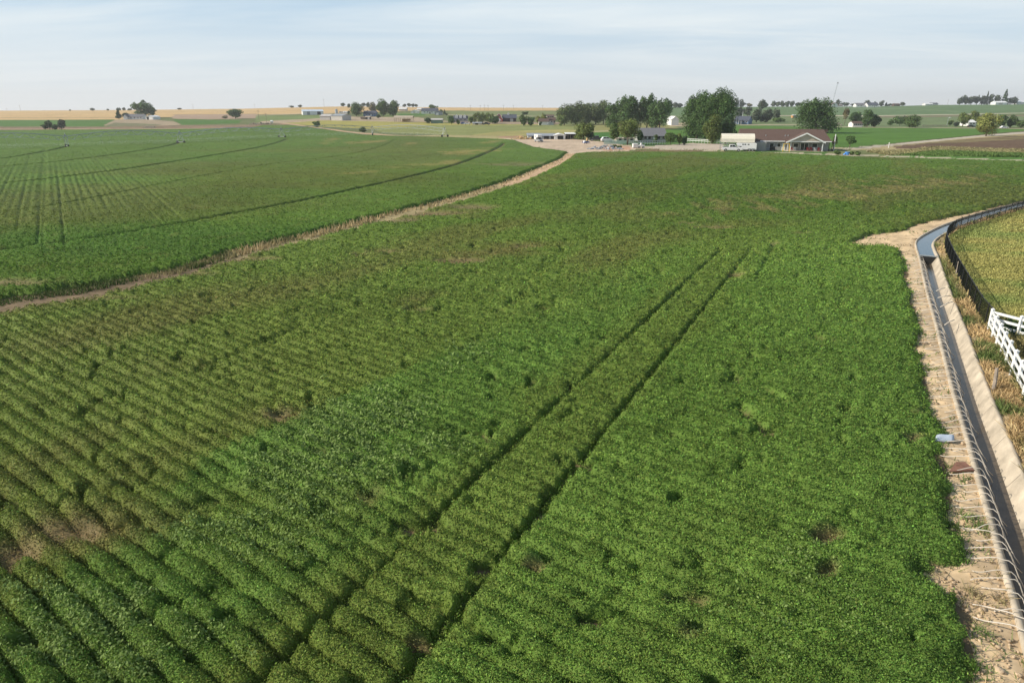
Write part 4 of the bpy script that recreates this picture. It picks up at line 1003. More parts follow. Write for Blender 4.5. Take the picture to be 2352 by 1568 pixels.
tree(R3, 1075, 1315, 132, 470, 'plume', 'cot', 'tall broad cottonwood standing over the olive yard tree', bare=.1, back=10)
tree(R3, 1270, 1455, 120, 470, 'plume', 'cot', 'tallest narrow cottonwood behind the grey roofed house', bare=.1, back=10)
tree(R3, 1370, 1585, 165, 470, 'plume', 'cot', 'dark cottonwood at the right side of the middle group', bare=.1)
tree(R3, 697, 872, 382, 562, 'plume', 'oli', 'upright olive green tree at the back of the dirt lot', bare=.03)
tree(R3, 790, 875, 400, 562, 'plume', 'dk', 'dark twin of the upright olive tree behind the dirt lot', bare=.03)
tree(R3, 1070, 1300, 362, 612, 'round', 'oli', 'olive yard tree with forked trunks in front of the cottonwoods', bare=.24)
tree(R3, 1010, 1130, 400, 600, 'round', 'mid', 'green yard tree left of the olive one, over parked cars', bare=.12)
tree(R3, 1258, 1338, 478, 588, 'bush', 'dk', 'dark round shrub at the corner of the grey roofed house', 'bush', bare=.02)
tree(R3, 1422, 1472, 512, 592, 'plume', 'mid', 'narrow green shrub against the wall of the grey roofed house', 'bush', bare=.02)
tree(R3, 1515, 1645, 490, 612, 'bush', 'mid', 'wide green shrub right of the grey roofed house', 'bush', bare=.05)
tree(R3, 1625, 1700, 510, 612, 'bush', 'oli', 'olive shrub between the two wide yard shrubs', 'bush', bare=.05)
tree(R3, 1675, 1745, 530, 612, 'bush', 'dk', 'dark shrub at the right end of the yard shrubs', 'bush', bare=.02)
for a, b, t, bb, lab in ((1495, 1540, 215, 275, 'hazy tree on the far skyline, first right of the cottonwoods'), (1535, 1580, 205, 275, 'hazy slim tree on the far skyline, second right of the cottonwoods'), (1560, 1600, 195, 275, 'tallest hazy slim tree on the far skyline between cottonwood groups'), (1598, 1650, 222, 276, 'hazy round tree on the far skyline beside the biggest cottonwood'), (1635, 1700, 225, 276, 'hazy tree on the far skyline half behind the biggest cottonwood')):
    tree(R3, a, b, t, bb, 'plume' if '‑' in lab or 'slim' in lab else 'round', 'haz', lab)
tree(R3, 1675, 1960, 95, 560, 'plume', 'cot', 'huge dark cottonwood, left trunk of the biggest pair', bare=.06, back=6)
tree(R3, 1800, 2175, 65, 560, 'plume', 'cot', 'huge broad cottonwood, tallest tree of all', bare=.08)
tree(R3, 1872, 2050, 335, 602, 'round', 'oli', 'olive green tree in front of the huge cottonwood', bare=.06)
tree(R3, 2000, 2172, 345, 600, 'round', 'dk', 'dark tree at the right foot of the huge cottonwood', bare=.06)
# behind the brown roofed house
tree(R4, 500, 575, 745, 830, 'bush', 'dk', 'dark shrub at the left end of the brown roof', 'bush', bare=.02)
tree(R4, 530, 600, 262, 400, 'round', 'haz', 'hazy tree on the skyline right of the huge cottonwood')
tree(R4, 600, 660, 275, 400, 'plume', 'haz', 'slim hazy tree on the skyline right of the huge cottonwood')
tree(R4, 590, 700, 345, 410, 'round', 'haz', 'low hazy tree in front of the skyline trees above the blue house')
tree(R4, 690, 800, 360, 410, 'bush', 'brn', 'brownish hazy trees line right of the skyline barn', 'bush')
tree(R4, 520, 660, 400, 575, 'round', 'haz', 'grey green tree behind the roof of the blue house, left one', back=25)
tree(R4, 640, 790, 400, 560, 'round', 'haz', 'grey green tree behind the roof of the blue house, right one', back=25)
tree(R4, 770, 930, 420, 635, 'round', 'haz', 'broad grey green tree touching the blue house gable', bare=.03)
tree(R4, 850, 985, 310, 470, 'round', 'haz', 'tall hazy tree rising behind the grey green grove')
tree(R4, 940, 1020, 348, 425, 'round', 'dk', 'dark hazy tree on the skyline right of the tall hazy one')
tree(R4, 900, 1090, 425, 632, 'round', 'haz', 'grey green tree in the middle of the grove right of the blue house', bare=.03)
tree(R4, 1060, 1190, 440, 625, 'round', 'haz', 'grey green tree at the right end of the grove by the blue house', bare=.03)
tree(R4, 880, 960, 500, 632, 'round', 'dk', 'small dark tree in front of the grey green grove', bare=.03)
tree(R4, 1070, 1245, 555, 645, 'bush', 'mid', 'wide light green bush in front of the grove', 'bush', bare=.02)
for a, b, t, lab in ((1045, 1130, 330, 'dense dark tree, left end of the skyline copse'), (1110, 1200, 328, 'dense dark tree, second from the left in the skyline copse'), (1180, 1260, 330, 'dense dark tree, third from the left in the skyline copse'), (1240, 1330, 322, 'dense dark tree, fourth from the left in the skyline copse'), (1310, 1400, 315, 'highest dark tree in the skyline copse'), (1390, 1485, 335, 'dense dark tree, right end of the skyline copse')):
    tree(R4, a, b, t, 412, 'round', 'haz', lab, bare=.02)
tree(R4, 1420, 1960, 235, 800, 'plume', 'cot', 'tall cottonwood with pale limbs behind the right end of the brown roof', bare=.05, back=10)
tree(R4, 1770, 1960, 620, 800, 'bush', 'mid', 'bright green bush at the foot of the right cottonwood', 'bush', bare=.02, back=8)
tree(R4, 1920, 2005, 800, 985, 'round', 'mid', 'weeping green tree at the right corner of the brown roofed house', bare=.05)
tree(R4, 2105, 2265, 828, 1000, 'round', 'cot', 'small open young tree standing in the green field', bare=.3)
for a, b, t, bb, lab in ((1945, 2060, 1035, 1095, 'low garden plants left of the blue tub'), (2175, 2260, 1050, 1105, 'low garden plants just right of the blue tub'), (2250, 2350, 1045, 1110, 'low garden plants furthest right along the field path')):
    tree(R4, a, b, t, bb, 'bush', 'mid', lab, 'bush', bare=.0)
# right side
tree(R5, 262, 325, 228, 300, 'round', 'haz', 'pale hazy tree behind the white skyline barn')
tree(R5, 318, 425, 262, 310, 'round', 'haz', 'low hazy tree row right of the white skyline barn')
tree(R5, 430, 520, 272, 308, 'bush', 'haz', 'hazy scrub between white barn and white skyline house', 'bush')
tree(R5, 578, 652, 232, 290, 'round', 'haz', 'hazy tree behind the roof of the white skyline house, left one')
tree(R5, 685, 725, 256, 290, 'round', 'haz', 'small hazy tree behind the roof of the white skyline house')
tree(R5, 738, 812, 242, 306, 'round', 'haz', 'hazy round tree at the right end of the white skyline house')
tree(R5, 805, 850, 270, 306, 'conifer', 'haz', 'small pointed hazy tree right of the white skyline house')
tree(R5, 845, 892, 278, 306, 'bush', 'haz', 'low hazy bush ending the skyline garden', 'bush')
tree(R5, 972, 1040, 268, 302, 'round', 'haz', 'dark bushy tree beside the brown skyline shed')
tree(R5, 330, 402, 310, 518, 'plume', 'brn', 'thin half bare tree with a pale trunk in the far pasture', bare=.3)
tree(R5, 398, 560, 368, 512, 'round', 'cot', 'broad dark tree left of the white trailer house', bare=.02, back=10)
tree(R5, 540, 690, 338, 540, 'round', 'cot', 'tallest dark tree over the white trailer house', bare=.02)
tree(R5, 640, 762, 390, 540, 'round', 'dk', 'dark tree right of the white trailer house', bare=.02)
tree(R5, 830, 905, 455, 525, 'bush', 'cot', 'low dark bush at the left end of the pasture clump', 'bush', bare=.02)
tree(R5, 895, 1055, 408, 525, 'round', 'cot', 'broad dark tree in the pasture clump', bare=.02)
tree(R5, 990, 1218, 415, 545, 'round', 'mid', 'widest tree in the pasture clump, with a dark shadowed side', bare=.02)
tree(R5, 1500, 1562, 458, 528, 'bush', 'mid', 'green bush beside the street lamp', 'bush', bare=.02)
tree(R5, 1560, 1640, 475, 535, 'bush', 'haz', 'grey green shrub right of the street lamp', 'bush', bare=.02)
tree(R5, 1600, 1740, 375, 535, 'round', 'oli', 'olive tree left of the hidden white house', bare=.05)
tree(R5, 1690, 1850, 358, 530, 'round', 'oli', 'tall olive tree over the hidden white house', bare=.06, back=12)
tree(R5, 1798, 2060, 362, 640, 'round', 'yel', 'golden green tree with short trunk beside the gravel road', bare=.06)
tree(R5, 2030, 2160, 395, 548, 'round', 'cot', 'dark tree right of the golden roadside tree', bare=.04)
tree(R5, 2145, 2255, 402, 548, 'round', 'mid', 'green tree behind the white car by the road', bare=.04)
tree(R5, 2240, 2400, 465, 550, 'bush', 'mid', 'long green bush at the right edge beside the road', 'bush', bare=.02)
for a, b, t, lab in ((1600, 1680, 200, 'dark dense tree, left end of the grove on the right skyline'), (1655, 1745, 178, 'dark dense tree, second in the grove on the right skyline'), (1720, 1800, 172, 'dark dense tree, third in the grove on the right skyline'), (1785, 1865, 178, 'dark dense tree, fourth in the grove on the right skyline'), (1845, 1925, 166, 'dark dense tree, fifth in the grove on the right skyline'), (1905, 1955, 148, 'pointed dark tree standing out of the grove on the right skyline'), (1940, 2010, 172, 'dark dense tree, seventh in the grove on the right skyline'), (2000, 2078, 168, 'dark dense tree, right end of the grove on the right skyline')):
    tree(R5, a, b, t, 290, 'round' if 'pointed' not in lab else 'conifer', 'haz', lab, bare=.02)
tree(R5, 2088, 2172, 124, 285, 'conifer', 'dk', 'tall dark conifer rising above the white skyline sheds', bare=.02)
tree(R5, 2165, 2230, 205, 285, 'round', 'haz', 'dark tree right of the tall skyline conifer, left one of two')
tree(R5, 2215, 2290, 195, 285, 'round', 'haz', 'dark tree right of the tall skyline conifer, right one of two')

# ------------------------------------------------------------------ buildings
def roof_mb(L, D, he, hr, ridge, ov, t=.14):
    """two slabs meeting at the ridge"""
    m = MB()
    if ridge == 'x':
        sl = (hr - he) / (D / 2); e = he - ov * sl
        m.prism([(-ov, e), (D / 2, hr), (D + ov, e), (D + ov, e + t), (D / 2, hr + t), (-ov, e + t)], 0, -ov, L + ov)
    else:
        sl = (hr - he) / (L / 2); e = he - ov * sl
        m.prism([(-ov, e), (L / 2, hr), (L + ov, e), (L + ov, e + t), (L / 2, hr + t), (-ov, e + t)], 1, -ov, D + ov)
    return m
def walls_mb(L, D, he, hr, ridge):
    m = MB()
    if ridge == 'x': m.prism([(0, -.4), (D, -.4), (D, he), (D / 2, hr - .02), (0, he)], 0, 0, L)
    else: m.prism([(0, -.4), (L, -.4), (L, he), (L / 2, hr - .02), (0, he)], 1, 0, D)
    return m
def window(parent, x, z, w, h, y=0.0, mat='trim', pane='glass'):
    m = MB(); t = .09
    m.box(x, y - .05, z, x + t, y + .02, z + h); m.box(x + w - t, y - .05, z, x + w, y + .02, z + h)
    m.box(x + t, y - .05, z, x + w - t, y + .02, z + t); m.box(x + t, y - .05, z + h - t, x + w - t, y + .02, z + h)
    o = m.build('window', mat, parent); MB().box(x + t, y - .022, z + t, x + w - t, y - .004, z + h - t).build('pane', pane, o); return o
def door(parent, x, w, h, y=0.0, mat='white_paint'):
    o = MB().box(x, y - .05, 0.02, x + w, y + .02, h).build('door', mat, parent)
    return o
def building(reg, x0, x1, yb, ye, yr, D, wall, roof, name, label, cat='house', ridge='x', rot=0.0, ov=.4, wins=(), doors=(), group=None, chimney=None):
    (u0, vb), (u1, _) = reg(x0, yb), reg(x1, yb)
    pm = G((u0 + u1) / 2, vb); Y = pm.y
    px = lambda u: ray(u, vb)[0] * Y
    Lp = px(u1) - px(u0); c = math.cos(rot)
    L = max(1.0, (Lp - abs(math.sin(rot)) * D * .9) / c) if rot else Lp
    xs = px(u0) + (abs(math.sin(rot)) * D * .9 if rot > 0 else 0)
    he = max(1.2, ztop(u0, reg(x0, ye)[1], Y) - pm.z); hr = max(he + .15, ztop(u0, reg(x0, yr)[1], Y + D * .4) - pm.z)
    root = empty(name, (xs, Y, pm.z), rot, label, cat, group)
    walls_mb(L, D, he, hr, ridge).build('wall', wall, root)
    ro = roof_mb(L, D, he, hr, ridge, ov).build('roof', roof, root)
    for (fx, fz, w, h) in wins: window(root, fx * L, fz * he, w, h)
    for (fx, w, h, mt) in doors: door(root, fx * L, w, min(h, he - .1), 0, mt)
    if chimney is not None:
        MB().box(L * chimney - .3, D / 2 - .3, hr - .4, L * chimney + .3, D / 2 + .3, hr + .9).build('chimney', 'rust_board', ro)
    return root, L, he, hr
W2 = lambda *f: [(x, .42, 1.2, 1.1) for x in f]
# lone farmhouse far left
b, L, he, hr = building(R1, 1150, 1312, 346, 322, 298, 9, 'white_siding', 'grey_shingle', 'farmhouse', 'lone white farmhouse with long grey roof on the far left mound', wins=W2(.3, .5, .7, .86), doors=[(.42, 1.0, 2.1, 'white_paint')])
m = MB(); m.prism([(-.2, -.3), (L * .22, -.3), (L * .22, he), (L * .1, hr * .96), (-.2, he)], 1, -2.4, -.02); w_ = m.build('front_gable', 'white_siding', b)
MB().prism([(-.6, he - .35), (L * .1, hr * .97), (L * .22 + .5, he - .35), (L * .22 + .5, he - .15), (L * .1, hr * .97 + .2), (-.6, he - .15)], 1, -2.8, 3).build('gable_roof', 'grey_shingle', b)
building(R1, 1340, 1438, 348, 322, 310, 9, 'white_metal', 'white_metal', 'shed', 'white metal shed with a shallow roof beside the lone farmhouse', 'shed', 'y', rot=-.25, doors=[(.12, 2.4, 2.6, 'dark_shade'), (.55, 2.4, 2.6, 'white_paint')])
# middle left farms
building(R2, 385, 602, 305, 272, 256, 16, 'white_metal', 'blue_metal_roof', 'barn', 'long white metal barn with pale blue roof on the wheat slope', 'barn', rot=.35, doors=[(.7, 3.5, 3.2, 'dark_shade'), (.2, 3.0, 3.2, 'grey_metal')])
building(R2, 588, 700, 350, 315, 300, 9, 'tan_metal', 'tan_metal', 'shed', 'smaller tan metal shed, left one of the adjoining pair', 'shed', rot=-.2)
building(R2, 690, 852, 354, 312, 296, 12, 'tan_metal', 'grey_metal', 'shed', 'larger tan metal shed with a dark right end, right one of the pair', 'shed', rot=-.42)
p = G(*R2(738, 292)); H = ztop(773, R2(738, 248)[1], p.y) - p.z; r_ = 8 / 4 / F * depth_at(p) * 1.6
si = empty('silo', p, 0, 'grey round silo beside the white trailers on the slope', 'silo'); MB().tube([(0, 0, -.3), (0, 0, H * .8)], r_, 16).build('bin', 'galv', si); MB().tube([(0, 0, H * .8), (0, 0, H)], [r_ * 1.05, r_ * .1], 16).build('roof', 'grey_metal', si)
building(R2, 762, 800, 290, 276, 272, 5, 'white_paint', 'tan_roof', 'trailer_home', 'small white trailer home right of the silo', 'trailer', ov=.1, wins=W2(.2, .6))
building(R2, 800, 832, 290, 277, 272, 5, 'white_paint', 'white_metal', 'trailer_home', 'white trailer home with a white roof near the round farm tree', 'trailer', ov=.1, wins=W2(.3,))
building(R2, 985, 1098, 318, 292, 268, 10, 'blue_siding', 'slate_shingle', 'farmhouse', 'farmhouse with blue grey roof between the big farm trees', wins=W2(.2, .45, .7), doors=[(.58, 1.0, 2.1, 'white_paint')], chimney=.3)
building(R2, 1004, 1045, 346, 324, 316, 5, 'dark_barn', 'tan_roof', 'shed', 'small dark shed with pale roof in the corral', 'shed', doors=[(.5, 1.6, 2, 'white_paint')])
building(R2, 960, 1002, 344, 331, 326, 5, 'weathered_wood', 'brown_shingle', 'shed', 'low brown shed at the left of the corral', 'shed')
building(R2, 1310, 1378, 268, 250, 238, 12, 'tan_metal', 'white_metal', 'shed', 'tan shed with a white roof on the upper farm road', 'shed')
building(R2, 1420, 1490, 291, 270, 258, 9, 'white_siding', 'white_paint', 'shed', 'white gabled shed left of the white ranch house', 'shed', 'y', doors=[(.3, 2.4, 2.2, 'tan_metal')])
building(R2, 1478, 1532, 265, 250, 242, 9, 'white_siding', 'white_metal', 'shed', 'far white roofed shed behind the ranch house', 'shed')
building(R2, 1518, 1665, 295, 268, 244, 11, 'white_siding', 'slate_shingle', 'ranch_house', 'white ranch house with a long dark roof on the slope', wins=W2(.15, .35, .62, .85), doors=[(.5, 1.0, 2.1, 'dark_barn')])
building(R2, 1640, 1706, 306, 280, 268, 8, 'grey_metal', 'grey_shingle', 'garage', 'grey wing building in front of the white ranch house', 'garage', 'y', doors=[(.2, 2.6, 2.3, 'white_paint')])
p = G(*R2(1350, 370))
cs_ = empty('hay_shelter', p, 0, 'open tan roofed shelter with posts in the corral', 'shelter'); Ls = 42 / F * depth_at(p)
roof_mb(Ls, 9, 3.2, 4.6, 'x', .3).build('roof', 'tan_roof', cs_).location = (-Ls / 2, 0, 0)
for i in range(5):
    for y in (0.3, 8.7): MB().box(-Ls / 2 + .2 + i * (Ls - .6) / 4, y - .1, -.3, -Ls / 2 + .45 + i * (Ls - .6) / 4, y + .1, 3.2).build('post', 'weathered_wood', cs_)
MB().box(-Ls * .1, 4, -.2, Ls * .35, 8, 2.2).build('hay_stack', 'hay', cs_)
building(R2, 1605, 1708, 383, 350, 338, 8, 'green_metal', 'tan_metal', 'shed', 'green metal shed with pale roof right of the cone bush', 'shed')
b, L, he, hr = building(R2, 1812, 1935, 368, 340, 312, 10, 'grey_or_shaded_siding', 'slate_shingle', 'dormer_house', 'dark roofed house with three white dormers behind parked cars', wins=W2(.2, .5, .8))
for i in range(3):
    x = L * (.12 + .3 * i); m = MB(); m.prism([(x, he + .4), (x + L * .2, he + .4), (x + L * .2, hr - .2), (x + L * .1, hr + .9), (x, hr - .2)], 1, D_ if False else 1.2, 5); m.build('dormer', 'white_siding', b)
building(R2, 1985, 2072, 396, 380, 372, 6, 'tan_metal', 'grey_metal', 'shed', 'low tan shed in front of the light green willows', 'shed', ov=.2, doors=[(.3, 2, 2, 'dark_shade')])
# red barn
b, L, he, hr = building(R3, 42, 166, 400, 366, 334, 10, 'dark_barn', 'slate_shingle', 'barn', 'red fronted barn with white trim, dark body and long dark roof', 'barn', doors=[(.55, 2.4, 2.3, 'tan_metal')])
MB().box(L * .35, 4.2, hr - .2, L * .35 + 1.4, 5.6, hr + 1.2).build('cupola', 'white_paint', b)
fw = 10.5 * 4 / 4; q = depth_at(b.location) / F
fw = 16.5 * q * 1.0; h1 = hr * 1.12
m = MB(); m.prism([(-fw, -.3), (0, -.3), (0, he * .8), (-fw * .18, he * 1.25), (-fw * .3, hr), (-fw * .5, h1), (-fw * .7, hr), (-fw * .82, he * 1.25), (-fw, he * .8)], 1, -1.5, 9); m.build('front_block', 'red_siding', b)
m = MB()
pf = [(-fw, he * .8), (-fw * .82, he * 1.25), (-fw * .7, hr), (-fw * .5, h1), (-fw * .3, hr), (-fw * .18, he * 1.25), (0, he * .8)]
for a_, c_ in zip(pf[:-1], pf[1:]): m.bar((a_[0], -1.62, a_[1]), (c_[0], -1.62, c_[1]), .2, .3)
m.build('white_trim', 'trim', b)
MB().prism([(-fw * .72, he * .55), (-fw * .28, he * .55), (-fw * .1, he * .35), (-fw * .9, he * .35)], 1, -2.6, -1.52).build('porch_roof', 'trim', b)
window(b, -fw * .6, hr * .66, fw * .2, 1.5, -1.52); door(b, -fw * .65, fw * .3, 2.3, -1.52, 'white_paint')
b, L, he, hr = building(R3, 440, 525, 420, 385, 362, 10, 'beige_siding', 'brown_shingle', 'house', 'tan two storey house with brown roof left of the big grove', wins=W2(.2, .5, .8))
building(R3, 445, 512, 392, 350, 336, 8, 'cream_siding', 'brown_shingle', 'house', 'cream upper house showing over the brown roof by the grove', wins=[(.15, .7, 1.4, 1.3), (.45, .7, 1.4, 1.3), (.72, .7, 1.4, 1.3)])
building(R3, 375, 462, 430, 398, 372, 9, 'white_siding', 'brown_shingle', 'garage', 'white walled garage with brown roof in front of the tan house', 'garage', doors=[(.25, 3, 2.4, 'white_paint')])
p = G(*R3(480, 432)); wq = 65 / 4 / F * depth_at(p)
qn = empty('quonset_hut', p, 0, 'low grey arched hut in front of the tan house', 'hut'); m = MB()
pr = [(math.cos(a) * wq / 2, math.sin(a) * wq * .42) for a in np.linspace(0, PI, 12)]; m.prism(pr, 1, 0, 8); m.build('shell', 'galv', qn); MB().box(-.8, -.06, 0, .8, -.01, 2).build('door', 'grey_metal', qn)
# barn buildings behind the dirt lot
building(R3, 272, 400, 558, 530, 508, 10, 'white_metal', 'grey_metal', 'stable', 'white stable with long grey roof at the left of the dirt lot', 'stable', doors=[(.28, 1.4, 2.2, 'dark_shade'), (.62, 2.4, 2.4, 'dark_shade')])
building(R3, 395, 520, 560, 530, 510, 9, 'grey_metal', 'grey_metal', 'stable', 'grey walled stable between the white sheds of the dirt lot', 'stable', doors=[(.2, 2, 2.2, 'dark_shade'), (.7, 2, 2.2, 'dark_shade')])
b, L, he, hr = building(R3, 516, 615, 562, 526, 510, 9, 'white_metal', 'white_metal', 'shed', 'white gabled shed joined to the open lean-to', 'shed', 'y', doors=[(.30, 2.2, 2.4, 'dark_shade')])
p = G(*R3(612, 562)); ll = 102 / 4 / F * depth_at(p); lt = empty('lean_to', p, 0, 'open fronted lean-to with pale roof right of the white gabled shed', 'shed')
MB().prism([(-.3, 2.0), (5.5, 2.3), (5.5, 2.42), (-.3, 2.12)], 0, 0.1, ll).build('roof', 'white_metal', lt); MB().box(.1, 5.2, -.3, ll, 5.4, 2.2).build('back_wall', 'dark_shade', lt)
MB().box(ll - .2, .3, -.3, ll, 5.18, 2.0).build('end_wall', 'grey_metal', lt)
for i in range(5): MB().box(.15 + i * (ll - .4) / 4, 0, -.3, .32 + i * (ll - .4) / 4, .17, 2.0).build('post', 'weathered_wood', lt)
# grey roofed house in the trees
b, L, he, hr = building(R3, 1300, 1540, 586, 530, 460, 11, 'grey_or_shaded_siding', 'grey_shingle', 'house', 'grey house with broad grey roof under the cottonwoods', wins=W2(.15, .3, .66, .84), doors=[(.5, 1.0, 2.1, 'white_paint')])
building(R3, 1085, 1250, 588, 556, 546, 6, 'cream_siding', 'tan_roof', 'mobile_home', 'cream mobile home half hidden behind the olive yard tree', 'mobile home', ov=.15, wins=W2(.12, .4, .75))
building(R3, 1573, 1657, 432, 378, 350, 9, 'white_siding', 'white_paint', 'barn', 'small white gabled barn between the cottonwood groups', 'barn', 'y', rot=.15)
# blue house
b, L, he, hr = building(R4, 528, 800, 660, 608, 546, 11, 'blue_siding', 'slate_shingle', 'house', 'blue walled house with dark slate roof behind the brown roofed one', rot=-.55, wins=W2(.6, .8))
MB().prism([(-3.5, 2.5), (-.05, 2.8), (-.05, 2.95), (-3.5, 2.65)], 0, .2, L * .6).build('porch_roof', 'slate_shingle', b)
for i in range(4): MB().box(.4 + i * L * .17, -3.4, -.3, .6 + i * L * .17, -3.2, 2.5).build('porch_post', 'trim', b)
p = G(*R4(640, 640)); tag(MB().tube([(p.x, p.y, p.z), (p.x, p.y, p.z + (160 / 6.256) / F * depth_at(p))], [.16, .1], 8).build('flag_pole', 'white_paint'), 'white pole standing in front of the blue house roof', 'pole')
p = G(*R4(480, 610)); sdish = empty('satellite_dish', p, 0, 'white dish on a mast left of the blue house', 'dish'); MB().tube([(0, 0, -.2), (0, 0, 3.6)], .08, 6).build('mast', 'galv', sdish)
m = MB(); m.tube([(0, -.05, 4.2), (.1, -.5, 4.3)], [.5, 1.5], 16); m.build('bowl', 'white_paint', sdish)
# skyline houses
building(R4, 545, 602, 402, 372, 348, 9, 'white_siding', 'white_metal', 'barn', 'white skyline barn right of the huge cottonwood', 'barn', 'y')
building(R5, 225, 290, 322, 290, 270, 11, 'white_siding', 'brown_shingle', 'barn', 'white gabled barn below the radio mast on the skyline', 'barn', 'y')
building(R5, 290, 348, 318, 303, 293, 8, 'white_siding', 'brown_shingle', 'shed', 'low white shed right of the skyline barn', 'shed')
building(R5, 496, 580, 320, 298, 276, 10, 'white_siding', 'grey_shingle', 'house', 'left wing of the white skyline house', 'house', wins=W2(.2, .6))
building(R5, 570, 632, 318, 294, 274, 10, 'white_siding', 'grey_shingle', 'house', 'gabled middle wing of the white skyline house', 'house', 'y', doors=[(.3, 2.6, 2.4, 'dark_shade')])
building(R5, 625, 742, 320, 298, 270, 12, 'white_siding', 'slate_shingle', 'house', 'dark roofed right wing of the white skyline house', 'house', wins=W2(.15, .4, .75), doors=[(.6, 1.2, 2.1, 'dark_barn')])
building(R5, 915, 982, 304, 292, 280, 9, 'brown_shingle', 'brown_shingle', 'shed', 'brown shed alone on the skyline', 'shed')
building(R5, 1260, 1345, 300, 286, 278, 9, 'white_siding', 'white_metal', 'house', 'white house on the right skyline, left half with pale roof', 'house', wins=W2(.3, .7))
building(R5, 1325, 1402, 298, 284, 272, 9, 'white_siding', 'slate_shingle', 'house', 'white house on the right skyline, right half with dark roof', 'house', wins=W2(.3, .6))
building(R5, 2034, 2162, 294, 270, 255, 12, 'white_metal', 'white_metal', 'barn', 'white metal barn in front of the skyline conifer', 'barn', doors=[(.28, 6, 4, 'tan_metal')])
building(R5, 2284, 2420, 284, 266, 254, 12, 'white_siding', 'white_metal', 'house', 'white house at the right edge of the skyline', 'house', wins=W2(.2, .5))
building(R5, 455, 560, 540, 500, 478, 6, 'white_siding', 'brown_shingle', 'trailer_home', 'white trailer house with a brown roof under the dark trees', 'trailer', ov=.2, wins=W2(.1, .3, .5, .7, .86))
building(R5, 1732, 1815, 530, 488, 462, 9, 'white_siding', 'white_paint', 'house', 'white house half hidden behind olive trees', 'house', wins=W2(.2, .6))
b, L, he, hr = building(R4, 1368, 1470, 572, 536, 528, 4, 'grey_metal', 'white_metal', 'cargo_trailer', 'long grey trailer with an orange end in the far pasture', 'trailer', ov=.03)
MB().box(-.06, .1, .3, -.005, 3.9, he - .1).build('end_panel', 'orange_paint', b); MB().box(-.04, -.06, .2, L * .16, -.005, he - .1).build('front_panel', 'orange_paint', b)
# low white rail fences on the skyline and in the yard
def rail_fence(a, b, h, n, rails, label, mat='vinyl', t=.12, name='rail_fence'):
    p, q = G(*a), G(*b); root = empty(name, p, 0, label, 'fence'); d = q - p
    for i in range(n + 1):
        s = d * (i / n); MB().box(s.x - t / 2, s.y - t / 2, s.z - .2, s.x + t / 2, s.y + t / 2, s.z + h).build('post', mat, root)
    for j in range(rails):
        z = h * (.92 - j * .8 / max(rails, 1)); up = Vector((0, -t * .6, z)); m = MB(); m.bar(up, d + up, .05, .16 if h < 2 else .3); m.build('rail', mat, root)
    return root
rail_fence(R5(290, 324), R5(770, 324), 1.7, 24, 2, 'long white fence below the skyline house', t=.2)
rail_fence(R3(1300, 612), R3(1530, 608), 1.3, 10, 2, 'white yard fence in front of the grey roofed house')
rail_fence(R3(1735, 588), R3(2065, 606), 1.3, 12, 2, 'white yard fence under the huge cottonwood')
rail_fence(R3(970, 616), R3(1175, 612), 1.5, 11, 5, 'pale green pipe gate panels at the edge of the dirt lot', 'teal_paint', .08, 'pipe_fence')
rail_fence(R3(1180, 612), R3(1305, 612), 1.4, 6, 2, 'short white fence right of the pale green gate panels')
rail_fence(R2(1400, 372), R2(1560, 378), 1.6, 14, 3, 'grey corral fence in front of the open shelter', 'weathered_wood')
rail_fence(R2(1040, 345), R2(1290, 358), 1.6, 18, 3, 'grey corral fence left of the open shelter', 'weathered_wood')
rail_fence(R5(1225, 540), R5(1500, 540), 1.3, 18, 2, 'weathered pasture fence left of the street lamp', 'weathered_wood')

# ------------------------------------------------------------------ brown roofed house, carport, yard things
hp = G(*R4(1240, 1040)); HY = hp.y; hs = depth_at(hp) / F / 6.256      # metres per zoomed pixel
hx = lambda x: (x - 1240) * hs
hzz = lambda y, Y=HY: ztop(R4(0, y)[0], R4(0, y)[1], Y) - hp.z
hz_ = hzz
HE = 2.75; DEP = 11.0
HROT = -.23
def HP(x, dy, z=0.0):
    return Vector((hp.x + math.cos(HROT) * hx(x) + math.sin(HROT) * dy, hp.y + math.sin(HROT) * hx(x) - math.cos(HROT) * dy, hp.z + z))
house = empty('ranch_house', hp, HROT, 'long beige ranch house with brown shingle roof and front gable beside the carport', 'house')
x0, x1 = hx(610), hx(1860)
MB().box(x0 + .5, 0, -.3, x1 - .6, DEP, HE).build('wall', 'grey_or_shaded_siding', house)  # beige walls; the shade on them is put into the grey colour
RZ = HE + 2.95
m = MB(); e = HE - .15
v = [(x0, -.6, e), (x1, -.6, e), (x1, DEP + .6, e), (x0, DEP + .6, e), (x0 + .3, DEP / 2, RZ), (x1 - 1.6, DEP / 2, RZ)]
v += [(a, b_, c_ + .16) for a, b_, c_ in v]
m.add(v, [(6, 7, 11, 10), (8, 9, 10, 11), (7, 8, 11), (9, 6, 10), (0, 4, 5, 1), (2, 5, 4, 3), (1, 5, 2), (3, 4, 0), (0, 1, 7, 6), (1, 2, 8, 7), (2, 3, 9, 8), (3, 0, 6, 9)])
roof = m.build('roof', 'brown_shingle', house)
m = MB(); m.box(hx(900), -.68, e - .12, hx(1240), -.61, e + .14); m.box(hx(1742), -.68, e - .12, x1, -.61, e + .14); m.build('gutter', 'trim', house)
gx0, gx1, gxm = hx(1242), hx(1745), hx(1495); GZ = HE + 2.15
MB().prism([(gx0 + .35, HE - .1), (gx1 - .35, HE - .1), (gxm, GZ - .1)], 1, -3.2, 3.0).build('front_gable', 'beige_siding', house)
m = MB(); m.prism([(gx0 - .15, HE - .42), (gxm, GZ), (gx1 + .15, HE - .42), (gx1 + .15, HE - .22), (gxm, GZ + .2), (gx0 - .15, HE - .22)], 1, -3.6, 4.2); m.build('gable_roof', 'brown_shingle', house)
